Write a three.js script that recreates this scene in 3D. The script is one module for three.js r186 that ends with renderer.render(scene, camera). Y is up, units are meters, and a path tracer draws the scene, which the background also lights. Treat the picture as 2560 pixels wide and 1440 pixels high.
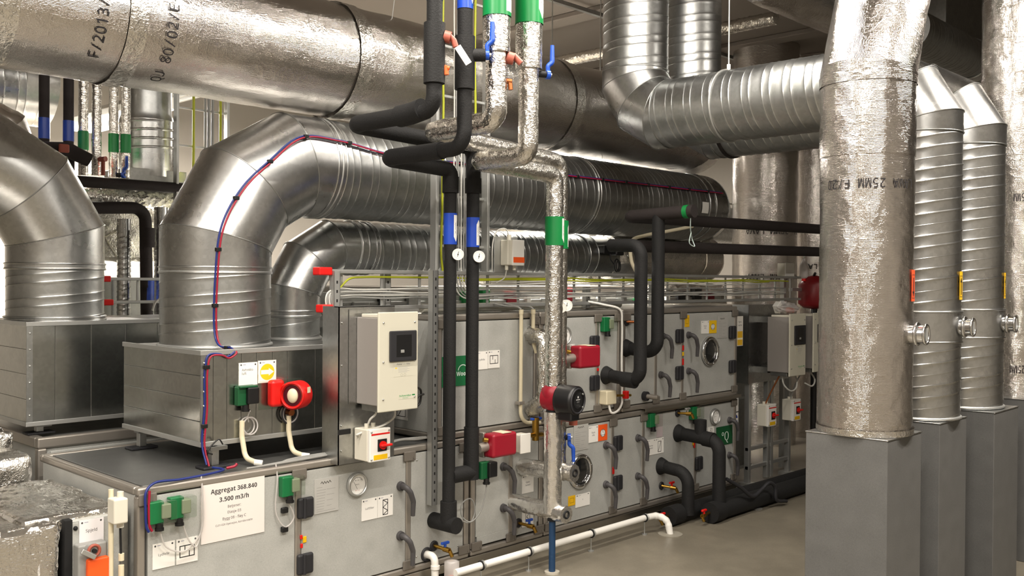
import * as THREE from 'three';
import { RoundedBoxGeometry } from 'three/addons/geometries/RoundedBoxGeometry.js';
import { mergeGeometries } from 'three/addons/utils/BufferGeometryUtils.js';
import { RectAreaLightUniformsLib } from 'three/addons/lights/RectAreaLightUniformsLib.js';

// ---------------------------------------------------------------- camera, renderer, lamps
const scene = new THREE.Scene();
const renderer = new THREE.WebGLRenderer({ antialias: true });
renderer.shadowMap.enabled = true;
renderer.toneMapping = THREE.LinearToneMapping;
renderer.toneMappingExposure = 1.6;
scene.background = new THREE.Color(0x000000);
RectAreaLightUniformsLib.init();
const camera = new THREE.PerspectiveCamera(2 * Math.atan(720 / 2400) * 180 / Math.PI, 16 / 9, 0.05, 60);
{
  const yaw = 44 * Math.PI / 180, pit = -0.5 * Math.PI / 180, rol = 0.4 * Math.PI / 180;
  const f = new THREE.Vector3(Math.cos(yaw), 0, -Math.sin(yaw)), r = new THREE.Vector3(Math.sin(yaw), 0, Math.cos(yaw)), u = new THREE.Vector3(0, 1, 0);
  const f2 = f.clone().multiplyScalar(Math.cos(pit)).addScaledVector(u, Math.sin(pit));
  const u2 = u.clone().multiplyScalar(Math.cos(pit)).addScaledVector(f, -Math.sin(pit));
  const u3 = u2.clone().multiplyScalar(Math.cos(rol)).addScaledVector(r, -Math.sin(rol));
  camera.position.set(0, 1.75, 0); camera.up.copy(u3); camera.lookAt(f2.clone().add(camera.position));
}
scene.add(camera);
const LAMP_COLOR = 0xfff6ea, AISLE_POWER = 100, WALK_POWER = 200, BACK_POWER = 240;
const ROOM = { x0: -4.5, x1: 13.5, z0: -12, z1: 2.6, h: 4.3 };

// ---------------------------------------------------------------- helpers
let seed = 7; const rnd = () => { seed = (seed * 1664525 + 1013904223) >>> 0; return seed / 4294967296; };
const V = (x, y, z) => new THREE.Vector3(x, y, z), PI = Math.PI;
const used = {};
const numbered = n => { used[n] = (used[n] || 0) + 1; return used[n] === 1 ? n : n + '_' + String(used[n] - 1).padStart(3, '0'); };
const wpos = o => { const p = V(0, 0, 0); for (let q = o; q && q !== scene; q = q.parent) p.add(q.position); return p; };
function merge(gs) {
  gs = [gs].flat(3).map(g => { const h = g.index ? g.toNonIndexed() : g.clone(); for (const k of Object.keys(h.attributes)) if (!['position', 'normal', 'uv'].includes(k)) h.deleteAttribute(k); return h; });
  return gs.length > 1 ? mergeGeometries(gs) : gs[0];
}
function thing(name, label, category, base, group) {
  const o = new THREE.Group(); o.name = numbered(name); o.position.set(...base); scene.add(o);
  o.userData = { label, category }; if (group) o.userData.group = group; return o;
}
function part(name, gs, mat, parent, label) {       // geometry in room coordinates
  const arr = [gs].flat(3), p = wpos(parent), g = arr.length === 1 ? arr[0].clone() : merge(arr); g.translate(-p.x, -p.y, -p.z);
  const m = new THREE.Mesh(g, mat); m.name = parent === scene ? numbered(name) : name; m.castShadow = m.receiveShadow = true; parent.add(m);
  if (label) m.userData.label = label; return m;
}
function put(name, geo, mat, parent, x, y, z, ry = 0, label) {    // shared geometry, placed in room coordinates
  const m = new THREE.Mesh(geo, mat), p = wpos(parent); m.name = name; m.position.set(x - p.x, y - p.y, z - p.z); m.rotation.y = ry;
  m.castShadow = m.receiveShadow = true; parent.add(m); if (label) m.userData.label = label; return m;
}
function solo(name, gs, mat, label, category, group) { const m = part(name, gs, mat, scene); m.userData = { label, category }; if (group) m.userData.group = group; return m; }
function struct(name, gs, mat, parent = scene) { const m = part(name, gs, mat, parent); m.name = name; if (parent === scene) m.userData.kind = 'structure'; return m; }
function boxUV(g) {
  const p = g.attributes.position, n = g.attributes.normal, uv = new Float32Array(p.count * 2);
  for (let i = 0; i < p.count; i++) { const a = Math.abs(n.getX(i)), b = Math.abs(n.getY(i)), c = Math.abs(n.getZ(i)); const x = p.getX(i), y = p.getY(i), z = p.getZ(i); uv.set(a > b && a > c ? [z, y] : b > c ? [x, z] : [x, y], 2 * i); }
  g.setAttribute('uv', new THREE.BufferAttribute(uv, 2)); return g;
}
function box(x0, x1, y0, y1, z0, z1, r = 0) {
  const w = Math.abs(x1 - x0), h = Math.abs(y1 - y0), d = Math.abs(z1 - z0); r = Math.min(r, w / 2.01, h / 2.01, d / 2.01);
  const g = r > 0.0004 ? new RoundedBoxGeometry(w, h, d, 2, r) : new THREE.BoxGeometry(w, h, d);
  g.translate((x0 + x1) / 2, (y0 + y1) / 2, (z0 + z1) / 2); return boxUV(g);
}
const plateBox = (x, y, z, w, h, d = 0.003) => new THREE.BoxGeometry(w, h, d).translate(x, y, z + d / 2);
function grid(P, rows, cols, uvf) {                  // closed around (cols), open along (rows); P[row][col] vectors
  const pos = [], nor = [], uv = [], idx = [], n = V(0, 0, 0), a = V(0, 0, 0), b = V(0, 0, 0);
  for (let i = 0; i < rows; i++) for (let j = 0; j <= cols; j++) {
    const jj = j % cols, p = P[i][jj];
    a.subVectors(P[Math.min(i + 1, rows - 1)][jj], P[Math.max(i - 1, 0)][jj]); b.subVectors(P[i][(jj + 1) % cols], P[i][(jj + cols - 1) % cols]);
    n.crossVectors(b, a); if (n.lengthSq() < 1e-16) n.subVectors(p, P[i][(jj + (cols >> 1)) % cols]); n.normalize();
    pos.push(p.x, p.y, p.z); nor.push(n.x, n.y, n.z); const t = uvf(i, j); uv.push(t[0], t[1]);
    if (i < rows - 1 && j < cols) { const k = i * (cols + 1) + j; idx.push(k, k + 1, k + cols + 1, k + 1, k + cols + 2, k + cols + 1); }
  }
  const g = new THREE.BufferGeometry(); g.setAttribute('position', new THREE.Float32BufferAttribute(pos, 3)); g.setAttribute('normal', new THREE.Float32BufferAttribute(nor, 3)); g.setAttribute('uv', new THREE.Float32BufferAttribute(uv, 2)); g.setIndex(idx); return g;
}
function disc(c, d, ring) {                          // cap from ring of points, facing d
  const pos = [], nor = [], uv = []; for (let j = 0; j < ring.length; j++) { const a = ring[j], b = ring[(j + 1) % ring.length]; for (const q of [c, a, b]) { pos.push(q.x, q.y, q.z); nor.push(d.x, d.y, d.z); uv.push(q.x + q.z, q.y + q.z * .5); } }
  const e1 = ring[0].clone().sub(c), e2 = ring[1].clone().sub(c); if (e1.cross(e2).dot(d) < 0) for (let i = 0; i < pos.length; i += 9) for (let k = 0; k < 3; k++) { const t = pos[i + 3 + k]; pos[i + 3 + k] = pos[i + 6 + k]; pos[i + 6 + k] = t; }
  const g = new THREE.BufferGeometry(); g.setAttribute('position', new THREE.Float32BufferAttribute(pos, 3)); g.setAttribute('normal', new THREE.Float32BufferAttribute(nor, 3)); g.setAttribute('uv', new THREE.Float32BufferAttribute(uv, 2)); return g;
}
function sweep(pts, rad, seg = 20, caps = true) {    // rad: number or (s, theta, i) => r
  const N = pts.length, T = pts.map((p, i) => pts[Math.min(i + 1, N - 1)].clone().sub(pts[Math.max(i - 1, 0)]).normalize());
  let u = Math.abs(T[0].y) < 0.9 ? V(0, 1, 0) : V(1, 0, 0); u.addScaledVector(T[0], -u.dot(T[0])).normalize();
  const P = [], S = [0]; const q = new THREE.Quaternion();
  for (let i = 0; i < N; i++) {
    if (i) { q.setFromUnitVectors(T[i - 1], T[i]); u.applyQuaternion(q); u.addScaledVector(T[i], -u.dot(T[i])).normalize(); S[i] = S[i - 1] + pts[i].distanceTo(pts[i - 1]); }
    const v = V(0, 0, 0).crossVectors(T[i], u), row = [];
    for (let j = 0; j < seg; j++) { const a = j / seg * 2 * PI, r = typeof rad === 'function' ? rad(S[i], a, i) : rad; row.push(pts[i].clone().addScaledVector(u, r * Math.cos(a)).addScaledVector(v, r * Math.sin(a))); }
    P.push(row);
  }
  const r0 = typeof rad === 'function' ? rad(0, 0, 0) : rad, gs = [grid(P, N, seg, (i, j) => [j / seg * 2 * PI * r0, S[i]])];
  if (caps) gs.push(disc(pts[0], T[0].clone().negate(), P[0]), disc(pts[N - 1], T[N - 1], P[N - 1]));
  return merge(gs);
}
const cyl = (a, b, r, seg = 20) => sweep([a, b], r, seg);
function rounded(ps, R, n = 6) {                     // polyline with filleted corners
  const out = [ps[0].clone()];
  for (let i = 1; i < ps.length - 1; i++) {
    const d1 = ps[i - 1].clone().sub(ps[i]), d2 = ps[i + 1].clone().sub(ps[i]), l1 = d1.length(), l2 = d2.length(); d1.normalize(); d2.normalize();
    const half = Math.acos(Math.max(-1, Math.min(1, d1.dot(d2)))) / 2; let t = R / Math.tan(half); t = Math.min(t, l1 * .49, l2 * .49);
    const a = ps[i].clone().addScaledVector(d1, t), b = ps[i].clone().addScaledVector(d2, t), Re = t * Math.tan(half);
    const c = ps[i].clone().addScaledVector(d1.clone().add(d2).normalize(), Re / Math.sin(half));
    const va = a.clone().sub(c), vb = b.clone().sub(c), ang = va.angleTo(vb);
    for (let k = 0; k <= n; k++) { const s = k / n; out.push(c.clone().addScaledVector(va, Math.sin((1 - s) * ang) / Math.sin(ang)).addScaledVector(vb, Math.sin(s * ang) / Math.sin(ang))); }
  }
  out.push(ps[ps.length - 1].clone()); return out;
}
const pipe = (ps, r, R = 0.1, seg = 18, n = 7) => sweep(rounded(ps, R, n), r, seg);
function dense(ps, step) { const o = []; for (let i = 0; i < ps.length - 1; i++) { const k = Math.max(1, Math.round(ps[i].distanceTo(ps[i + 1]) / step)); for (let j = 0; j < k; j++) o.push(ps[i].clone().lerp(ps[i + 1], j / k)); } o.push(ps[ps.length - 1].clone()); return o; }
const curve = (ps, r, seg = 8, n = 24) => sweep(new THREE.CatmullRomCurve3(ps).getPoints(n), r, seg);
// spiral lock-seam duct from a to b: rows follow the helix, ribs are raised
function spiral(a, b, r, { pitch = 0.137, ribs = [[.0, .0024, .005], [.36, .0024, .005]], seg = 44, phase = 0 } = {}) {
  const d = b.clone().sub(a), L = d.length(); d.normalize();
  const u = Math.abs(d.y) < 0.9 ? V(0, 1, 0) : V(1, 0, 0); u.addScaledVector(d, -u.dot(d)).normalize(); const v = V(0, 0, 0).crossVectors(d, u);
  const prof = []; for (const [f, h, w] of ribs) { const k = w / pitch; prof.push([f - k * 1.3, 0], [f - k * .55, h * .75], [f, h], [f + k * .55, h * .75], [f + k * 1.3, 0]); }
  prof.push([.18, 0], [.53, 0], [.85, 0]); prof.sort((p, q) => p[0] - q[0]);
  const P = [], n0 = -2, n1 = Math.ceil(L / pitch) + 1;
  for (let n = n0; n <= n1; n++) for (const [f] of prof) P.push([0, 0, n + f]);
  // seam column: at j = seg the helix has moved on by one pitch, so it is its own column
  const pos = [], nor = [], uv = [], idx = [], nn = V(0, 0, 0), A = V(0, 0, 0), B = V(0, 0, 0), cols = seg;
  const at = (i, j) => { const [, , q] = P[i], [, h] = prof[i % prof.length]; let s = (q + j / seg + phase) * pitch; const hh = s < 0.012 || s > L - 0.012 ? 0 : h; s = Math.max(0, Math.min(L, s)); const t = j / seg * 2 * PI; return [a.clone().addScaledVector(d, s).addScaledVector(u, (r + hh) * Math.cos(t)).addScaledVector(v, (r + hh) * Math.sin(t)), s, t]; };
  const M = P.length; for (let i = 0; i < M; i++) for (let j = 0; j <= cols; j++) {
    const [p, s, t] = at(i, j), rad = V(0, 0, 0).addScaledVector(u, Math.cos(t)).addScaledVector(v, Math.sin(t));
    const q0 = at(Math.max(0, i - 1), j), q1 = at(Math.min(M - 1, i + 1), j), h0 = q0[0].clone().sub(a).dot(rad), h1 = q1[0].clone().sub(a).dot(rad), ds = q1[1] - q0[1];
    nn.copy(rad); if (ds > 1e-5) nn.addScaledVector(d, -(h1 - h0) / ds); nn.normalize();
    pos.push(p.x, p.y, p.z); nor.push(nn.x, nn.y, nn.z); uv.push(t * r, s);
    if (i < M - 1 && j < cols) { const k = i * (cols + 1) + j, s00 = at(i, j)[1], s11 = at(i + 1, j + 1)[1]; if (s11 - s00 > 1e-6) idx.push(k, k + 1, k + cols + 1, k + 1, k + cols + 2, k + cols + 1); }
  }
  const g = new THREE.BufferGeometry(); g.setAttribute('position', new THREE.Float32BufferAttribute(pos, 3)); g.setAttribute('normal', new THREE.Float32BufferAttribute(nor, 3)); g.setAttribute('uv', new THREE.Float32BufferAttribute(uv, 2)); g.setIndex(idx); return g;
}
// mitred gores of a bend: one geometry per straight segment, plus the rings at the mitres
function mitre(ps, r, seg = 48, rf) {
  const N = ps.length, D = []; for (let i = 0; i < N - 1; i++) D.push(ps[i + 1].clone().sub(ps[i]).normalize());
  let w = V(0, 0, 0); for (let i = 0; i < N - 2; i++) { const c = V(0, 0, 0).crossVectors(D[i], D[i + 1]); if (c.length() > 0.01) { w = c.normalize(); break; } }
  if (w.length() < .5) { w = Math.abs(D[0].y) < .9 ? V(0, 1, 0) : V(1, 0, 0); w.addScaledVector(D[0], -w.dot(D[0])).normalize(); }
  const ringAt = (i, d) => { const v = V(0, 0, 0).crossVectors(d, w), n = (i === 0 ? D[0] : i === N - 1 ? D[N - 2] : D[i - 1].clone().add(D[i])).clone().normalize(), R = [];
    for (let j = 0; j < seg; j++) { const t = j / seg * 2 * PI, c = V(0, 0, 0).addScaledVector(w, r * Math.cos(t)).addScaledVector(v, r * Math.sin(t)); c.addScaledVector(d, -c.dot(n) / d.dot(n)); R.push(c.add(ps[i])); } return R; };
  const segs = [], rings = []; let L = 0;
  for (let i = 0; i < N - 1; i++) {
    const a = ringAt(i, D[i]), b = ringAt(i + 1, D[i]), rows = [a], k = rf ? Math.max(2, Math.round(ps[i].distanceTo(ps[i + 1]) / rf.step)) : 1;
    for (let m = 1; m < k; m++) rows.push(a.map((p, j) => p.clone().lerp(b[j], m / k))); rows.push(b);
    if (rf) rows.forEach((row, m) => { const c = ps[i].clone().lerp(ps[i + 1], m / k); row.forEach((p, j) => { const dd = p.clone().sub(c); dd.addScaledVector(D[i], -dd.dot(D[i])).normalize(); p.addScaledVector(dd, rf.f(L + m / k * ps[i].distanceTo(ps[i + 1]), j / seg * 2 * PI)); }); });
    const L0 = L; segs.push(grid(rows, rows.length, seg, (q, j) => [j / seg * 2 * PI * r, L0 + rows[q][j % seg].clone().sub(ps[i]).dot(D[i])])); rings.push(a); L += ps[i].distanceTo(ps[i + 1]);
    if (i === N - 2) rings.push(b);
  }
  return { segs, rings };
}
function bead(ring, rr) { return new THREE.TubeGeometry(new THREE.CatmullRomCurve3(ring.filter((_, i) => i % 2 === 0), true), ring.length, rr, 6, true); }
function circle(c, d, r, n = 40) { d = d.clone().normalize(); const u = Math.abs(d.y) < 0.9 ? V(0, 1, 0) : V(1, 0, 0); u.addScaledVector(d, -u.dot(d)).normalize(); const v = V(0, 0, 0).crossVectors(d, u), o = []; for (let i = 0; i < n; i++) { const t = i / n * 2 * PI; o.push(c.clone().addScaledVector(u, r * Math.cos(t)).addScaledVector(v, r * Math.sin(t))); } return o; }
const ringBead = (c, d, r, rr) => bead(circle(c, d, r), rr);
// ---------------------------------------------------------------- textures
function noise2(w, h, cells, fn) { const c = cells, t = []; for (let i = 0; i < c * c; i++) t.push(rnd()); return (x, y) => { const X = x / w * c, Y = y / h * c, i = Math.floor(X), j = Math.floor(Y), f = X - i, g = Y - j, s = f * f * (3 - 2 * f), q = g * g * (3 - 2 * g), at = (a, b) => t[((b % c + c) % c) * c + (a % c + c) % c]; return (at(i, j) * (1 - s) + at(i + 1, j) * s) * (1 - q) + (at(i, j + 1) * (1 - s) + at(i + 1, j + 1) * s) * q; }; }
function dataTex(n, f, srgb, size) {
  const d = new Uint8Array(n * n * 4); for (let y = 0; y < n; y++) for (let x = 0; x < n; x++) { const v = f(x, y), k = (y * n + x) * 4; const c = Array.isArray(v) ? v : [v, v, v]; d[k] = c[0] * 255; d[k + 1] = c[1] * 255; d[k + 2] = c[2] * 255; d[k + 3] = 255; }
  const t = new THREE.DataTexture(d, n, n); t.wrapS = t.wrapT = THREE.RepeatWrapping; t.magFilter = THREE.LinearFilter; t.minFilter = THREE.LinearMipmapLinearFilter; t.generateMipmaps = true; if (srgb) t.colorSpace = THREE.SRGBColorSpace; t.repeat.set(1 / size, 1 / size); t.needsUpdate = true; return t;
}
const clamp = v => Math.max(0, Math.min(1, v));
const foilBump = (() => {                            // glass-net reinforced foil: fine scrim, creases running every way, soft pillows
  const n = 1024, a = noise2(n, n, 9), b = noise2(n, n, 23), c = noise2(n, n, 61), e = noise2(n, n, 160), m = noise2(n, n, 5);
  return dataTex(n, (x, y) => { const r = q => 1 - Math.abs(2 * q - 1); const cr = Math.pow(r(a(x, y)), 5) * .5 + Math.pow(r(b(x + 30 * a(x, y), y)), 6) * .35 + Math.pow(r(c(x, y)), 4) * .18; const sc = (x % 9 < 1.4 || y % 9 < 1.4) ? .12 : 0; return clamp(.25 + .5 * cr * (.35 + m(x, y)) + .12 * e(x, y) + sc); }, false, 0.75);
})();
const crinkleBump = (() => { const n = 512, a = noise2(n, n, 26), b = noise2(n, n, 60), c = noise2(n, n, 120); return dataTex(n, (x, y) => { const r = q => 1 - Math.abs(2 * q - 1); return clamp(.1 + .45 * Math.pow(r(a(x, y)), 3) + .35 * Math.pow(r(b(x, y)), 3) + .2 * c(x, y)); }, false, 0.42); })();
const zincMap = (() => { const n = 512, N = 26, pts = []; for (let i = 0; i < N * N; i++) pts.push([rnd(), rnd(), rnd()]); const g = noise2(n, n, 6);
  return dataTex(n, (x, y) => { const X = x / n * N, Y = y / n * N, i = Math.floor(X), j = Math.floor(Y); let best = 9, v = 0; for (let a = -1; a < 2; a++) for (let b = -1; b < 2; b++) { const p = pts[((j + b + N) % N) * N + (i + a + N) % N], dx = i + a + p[0] - X, dy = j + b + p[1] - Y, q = dx * dx + dy * dy; if (q < best) { best = q; v = p[2]; } } const k = .88 + .05 * v + .05 * g(x, y); return [k, k, k]; }, true, 0.45); })();
const zincRough = (() => { const n = 256, a = noise2(n, n, 5), b = noise2(n, n, 40); return dataTex(n, (x, y) => { const k = clamp(.72 + .18 * a(x, y) + .06 * b(x, y)); return [k, k, k]; }, false, 0.9); })();
const speckle = (() => { const n = 512, a = noise2(n, n, 200), b = noise2(n, n, 8), c = noise2(n, n, 90); return dataTex(n, (x, y) => { const k = .88 + .07 * a(x, y) + .05 * b(x, y) - (c(x, y) > .9 ? .04 : 0); return [k, k, k]; }, true, 0.5); })();
const floorMap = (() => { const n = 1024, a = noise2(n, n, 7), b = noise2(n, n, 30), c = noise2(n, n, 300); return dataTex(n, (x, y) => { const k = .78 + .12 * a(x, y) + .07 * b(x, y) + .06 * c(x, y); return [k, k * .985, k * .95]; }, true, 2.2); })();
const foamBump = (() => { const n = 256, a = noise2(n, n, 90), b = noise2(n, n, 30); return dataTex(n, (x, y) => clamp(.5 * a(x, y) + .4 * b(x, y)), false, 0.2); })();
function canvasTex(w, h, draw) { const c = document.createElement('canvas'); c.width = w; c.height = h; const g = c.getContext('2d'); draw(g, w, h); const t = new THREE.CanvasTexture(c); t.colorSpace = THREE.SRGBColorSpace; t.anisotropy = 4; return t; }
function printed(w, h, bg, draw, rough = .5) { return new THREE.MeshStandardMaterial({ roughness: rough, map: canvasTex(w, h, (g, W, H) => { g.fillStyle = bg; g.fillRect(0, 0, W, H); draw(g, W, H); }) }); }
function text(g, s, x, y, size, font = 'sans-serif', color = '#222', align = 'center', weight = '') { g.fillStyle = color; g.font = `${weight} ${size}px ${font}`; g.textAlign = align; g.textBaseline = 'middle'; g.fillText(s, x, y); }
// ---------------------------------------------------------------- materials
const std = (c, rough, metal = 0, o = {}) => new THREE.MeshStandardMaterial({ color: c, roughness: rough, metalness: metal, ...o });
const M = {
  zinc: std(0xbfc1c0, .42, 1, { map: zincMap, roughnessMap: zincRough }),
  zincDark: std(0xa9aaa8, .5, 1, { map: zincMap, roughnessMap: zincRough }),
  zincSheet: std(0xc6c8c5, .26, 1, { map: zincMap, roughnessMap: zincRough }), zincShiny: std(0xcacbca, .35, 1, { map: zincMap, roughnessMap: zincRough }),
  foil: std(0xd2cdc8, .19, 1, { bumpMap: foilBump, bumpScale: .0032 }), foilSmooth: std(0xeceae6, .24, .95, { bumpMap: crinkleBump, bumpScale: .0009 }),
  foilPipe: std(0xdcd9d3, .26, 1, { bumpMap: crinkleBump, bumpScale: .0022 }),
  panel: std(0xbdbeba, .45, .12, { map: speckle }), top: std(0x8b8c8a, .36, .7, { map: speckle }),
  alu: std(0xa8a29a, .42, .7), aluBright: std(0xb8b4ac, .32, 1), bracket: std(0x6a645c, .6),
  steel: std(0xbcbdbb, .42, .8), chrome: std(0xd8d8d8, .14, 1), screw: std(0xc0c0bd, .3, 1), dark: std(0x0a0a0b, .8),
  foam: std(0x09090a, .75, 0, { bumpMap: foamBump, bumpScale: .0012 }), foamBrown: std(0x241d1c, .8, 0, { bumpMap: foamBump, bumpScale: .001 }),
  rubber: std(0x232327, .55), handle: std(0x4a484a, .5), black: std(0x101012, .4),
  red: std(0x8e1024, .42), redBright: std(0xd21410, .35), brick: std(0x9c5040, .5), blue: std(0x1c3f9a, .35), valveBlue: std(0x2050b8, .3), green: std(0x0c7a3a, .45), greenDark: std(0x064d28, .5),
  brass: std(0xb08a3e, .35, 1), copper: std(0xa8663f, .4, 1), cream: std(0xd9cfb2, .5), white: std(0xe6e4de, .45), offwhite: std(0xd6d2c4, .5), vfd: std(0xc9c6b6, .5), vfdSide: std(0x8f8a86, .55), yellow: std(0xe6b800, .5), orange: std(0xf05a1a, .5),
  cableGrey: std(0x8f8f8c, .5), cableLight: std(0xc9c8c2, .45), cableYG: std(0xa6ac1e, .5), cableBlack: std(0x141414, .5), cableRed: std(0x94102e, .4), cableBlue: std(0x1a2a70, .4),
  greenBox: std(0x0c6a3a, .4), coverOlive: std(0x878d78, .35), clear: new THREE.MeshPhysicalMaterial({ color: 0xf2f6f2, roughness: .12, transmission: 1, thickness: 0, ior: 1.45 }),
  glassDark: new THREE.MeshPhysicalMaterial({ color: 0x1a1c1e, roughness: .08, metalness: 0, clearcoat: 1, clearcoatRoughness: .05 }),
  pedestal: std(0x6c6c6b, .5, .2, { map: speckle }), floor: std(0x827d73, .38, 0, { map: floorMap }), ceiling: std(0x857d76, .9), wall: std(0x9c978f, .85), darkBase: std(0x16151a, .9),
  bluePost: std(0x16395c, .5), lampBody: std(0xe8e8e4, .5), wire: std(0xa9b8b4, .4, .8), plasticClear: new THREE.MeshPhysicalMaterial({ color: 0xe9e6e4, roughness: .35, transmission: .6, thickness: 0 }),
};
// ---------------------------------------------------------------- the room
{
  const { x0, x1, z0, z1, h } = ROOM, t = .2;
  struct('floor', box(x0 - t, x1 + t, -t, 0, z0 - t, z1 + t), M.floor);
  const cl = struct('ceiling', box(x0 - t, x1 + t, h, h + t, z0 - t, z1 + t), M.ceiling);
  struct('wall_back', box(x0 - t, x1 + t, 0, h, z0 - t, z0), M.wall); struct('wall_front', box(x0 - t, x1 + t, 0, h, z1, z1 + t), M.wall);
  struct('wall_left', box(x0 - t, x0, 0, h, z0, z1), M.wall); struct('wall_right', box(x1, x1 + t, 0, h, z0, z1), M.wall);
  for (let i = 0; i < 9; i++) part('ceiling_beam', box(x0 + 1.2 + i * 2.05, x0 + 1.42 + i * 2.05, h - .05, h, z0, z1, .01), M.ceiling, cl);
  for (let i = 0; i < 8; i++) part('ceiling_rail', box(x0, x1, h - .085, h - .05, z0 + .9 + i * 1.8, z0 + .94 + i * 1.8), M.zincDark, cl);
}
// ---------------------------------------------------------------- lamps: batten, tube, and the light just under the tube
const tubeGlow = new THREE.MeshStandardMaterial({ color: 0xffffff, emissive: LAMP_COLOR, emissiveIntensity: 9, roughness: .4 });
function batten(x, y, z, len, alongZ, power, label, group, wide) {
  const t = thing('batten_lamp', label, 'lamp', [x, y, z], group), w = wide || .07, L = len / 2;
  const B = (a, b, c, d, e, r) => alongZ ? box(x - e, x + e, y + c, y + d, z + a, z + b, r) : box(x + a, x + b, y + c, y + d, z - e, z + e, r);
  part('housing', B(-L, L, .02, .09, w, .012), M.lampBody, t);
  for (const s of [-1, 1]) part('end_cap', B(s > 0 ? L : -L - .03, s > 0 ? L + .03 : -L, -.03, .09, w, .01), M.lampBody, t);
  if (wide) part('diffuser', B(-L + .01, L - .01, -.03, .02, w - .01, .012), tubeGlow, t); else part('tube', alongZ ? cyl(V(x, y - .005, z - L), V(x, y - .005, z + L), .022, 14) : cyl(V(x - L, y - .005, z), V(x + L, y - .005, z), .022, 14), tubeGlow, t);
  for (const s of [-.6, .6]) part('hanger_rod', alongZ ? cyl(V(x, y + .09, z + s * L), V(x, ROOM.h, z + s * L), .005, 6) : cyl(V(x + s * L, y + .09, z), V(x + s * L, ROOM.h, z), .005, 6), M.steel, t);
  const l = new THREE.RectAreaLight(LAMP_COLOR, power, alongZ ? 2 * w - .02 : len, alongZ ? len : .1); l.position.set(x, y - .036, z); l.lookAt(x, y - 1, z); if (alongZ) l.rotation.set(-PI / 2, 0, 0); l.castShadow = true; scene.add(l);
}
const ORD = ['first', 'second', 'third', 'fourth', 'fifth'];
[-1.6, .3, 2.2, 4.1].forEach((x, i) => batten(x, 4.02, -2.95, 1.5, false, AISLE_POWER, `bare fluorescent batten over the aisle in front of the units, ${ORD[i]} from the near wall`, 'battens of the aisle row'));
[-2.4, .4, 3.2, 6.0].forEach((x, i) => batten(x, 4.02, -.5, 1.5, false, WALK_POWER, `bare fluorescent batten over the walkway beside the pedestals, ${ORD[i]} from the near wall`, 'battens of the walkway row'));
batten(4.5, 3.47, -9.8, 1.2, true, BACK_POWER, 'glaring fluorescent batten at the far back beside the wide spiral riser', null, .14);
batten(3.85, 3.2, -9.0, 1.2, true, BACK_POWER, 'glaring fluorescent batten at the far back between the thin foil risers', null, .14);
batten(3.5, 2.72, -9.3, 1.2, true, BACK_POWER, 'glaring batten low at the far back below the dark insulated loop', null, .14);
batten(6.5, 2.83, -5.5, 1.1, false, BACK_POWER, 'white fluorescent batten between the foil trunk duct and the spiral duct', null);
batten(10.6, 3.9, -8.6, 1.3, false, BACK_POWER, 'fluorescent batten at the far end behind the wide foil risers', null);
batten(5.6, 3.9, -9.6, 1.3, false, BACK_POWER, 'fluorescent batten over the far back of the room', null);
// ---------------------------------------------------------------- air handling units
const ZF = -4.13;                                    // front plane of the panels
const screwG = new THREE.SphereGeometry(.006, 10, 6, 0, PI * 2, 0, PI / 2).rotateX(PI / 2);
const handleKnob = merge([new THREE.CylinderGeometry(.024, .027, .018, 20).rotateX(PI / 2).translate(0, 0, .009), sweep(rounded([V(0, 0, .01), V(0, 0, .05), V(.022, -.03, .062), V(.047, -.085, .058), V(.05, -.165, .05)], .03, 5), (s, a, i) => .017 - .018 * Math.min(.2, s) + (s > .2 ? -.001 : 0), 14)]);
const hingeG = merge([new RoundedBoxGeometry(.094, .106, .026, 3, .014).translate(0, 0, .013), new THREE.CylinderGeometry(.009, .009, .1, 12).translate(-.012, 0, .026)]);
const cornerG = merge([new RoundedBoxGeometry(.085, .055, .012, 2, .01).translate(0, 0, .006), new THREE.CylinderGeometry(.008, .008, .004, 12).rotateX(PI / 2).translate(.028, -.01, .013)]);
const manoRing = new THREE.LatheGeometry([[.05, 0], [.063, 0], [.065, .012], [.06, .024], [.054, .026], [.052, .018]].map(p => new THREE.Vector2(...p)), 40).rotateX(PI / 2);
const manoFaceMat = printed(256, 256, '#e9e8e4', (g) => { g.strokeStyle = '#333'; g.lineWidth = 3; g.beginPath(); g.arc(128, 128, 92, PI * 1.15, PI * 1.85); g.stroke(); for (let i = 0; i <= 20; i++) { const a = PI * (1.15 + .7 * i / 20); g.beginPath(); g.moveTo(128 + 92 * Math.cos(a), 128 + 92 * Math.sin(a)); g.lineTo(128 + (i % 5 ? 84 : 76) * Math.cos(a), 128 + (i % 5 ? 84 : 76) * Math.sin(a)); g.stroke(); } text(g, '0   100   300   500', 128, 75, 18); text(g, 'PASCAL', 128, 128, 18); g.beginPath(); g.moveTo(128, 190); g.lineTo(70, 90); g.lineWidth = 4; g.stroke(); text(g, 'MAX 1 bar', 128, 205, 16, 'sans-serif', '#933'); });
const manoFace = new THREE.CircleGeometry(.053, 36).translate(0, 0, .014), manoGlass = new THREE.CircleGeometry(.053, 36).translate(0, 0, .021);
const portRing = new THREE.LatheGeometry([[.088, .006], [.088, .02], [.094, .026], [.108, .026], [.116, .018], [.118, 0], [.1, 0]].map(p => new THREE.Vector2(...p)), 48).rotateX(PI / 2);
const portGlass = new THREE.SphereGeometry(.16, 32, 8, 0, PI * 2, 0, .6).translate(0, -.132, 0).scale(1, .35, 1).translate(0, .006, 0).rotateX(PI / 2);
const boltG = new THREE.CylinderGeometry(.006, .006, .006, 8).rotateX(PI / 2);
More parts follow.
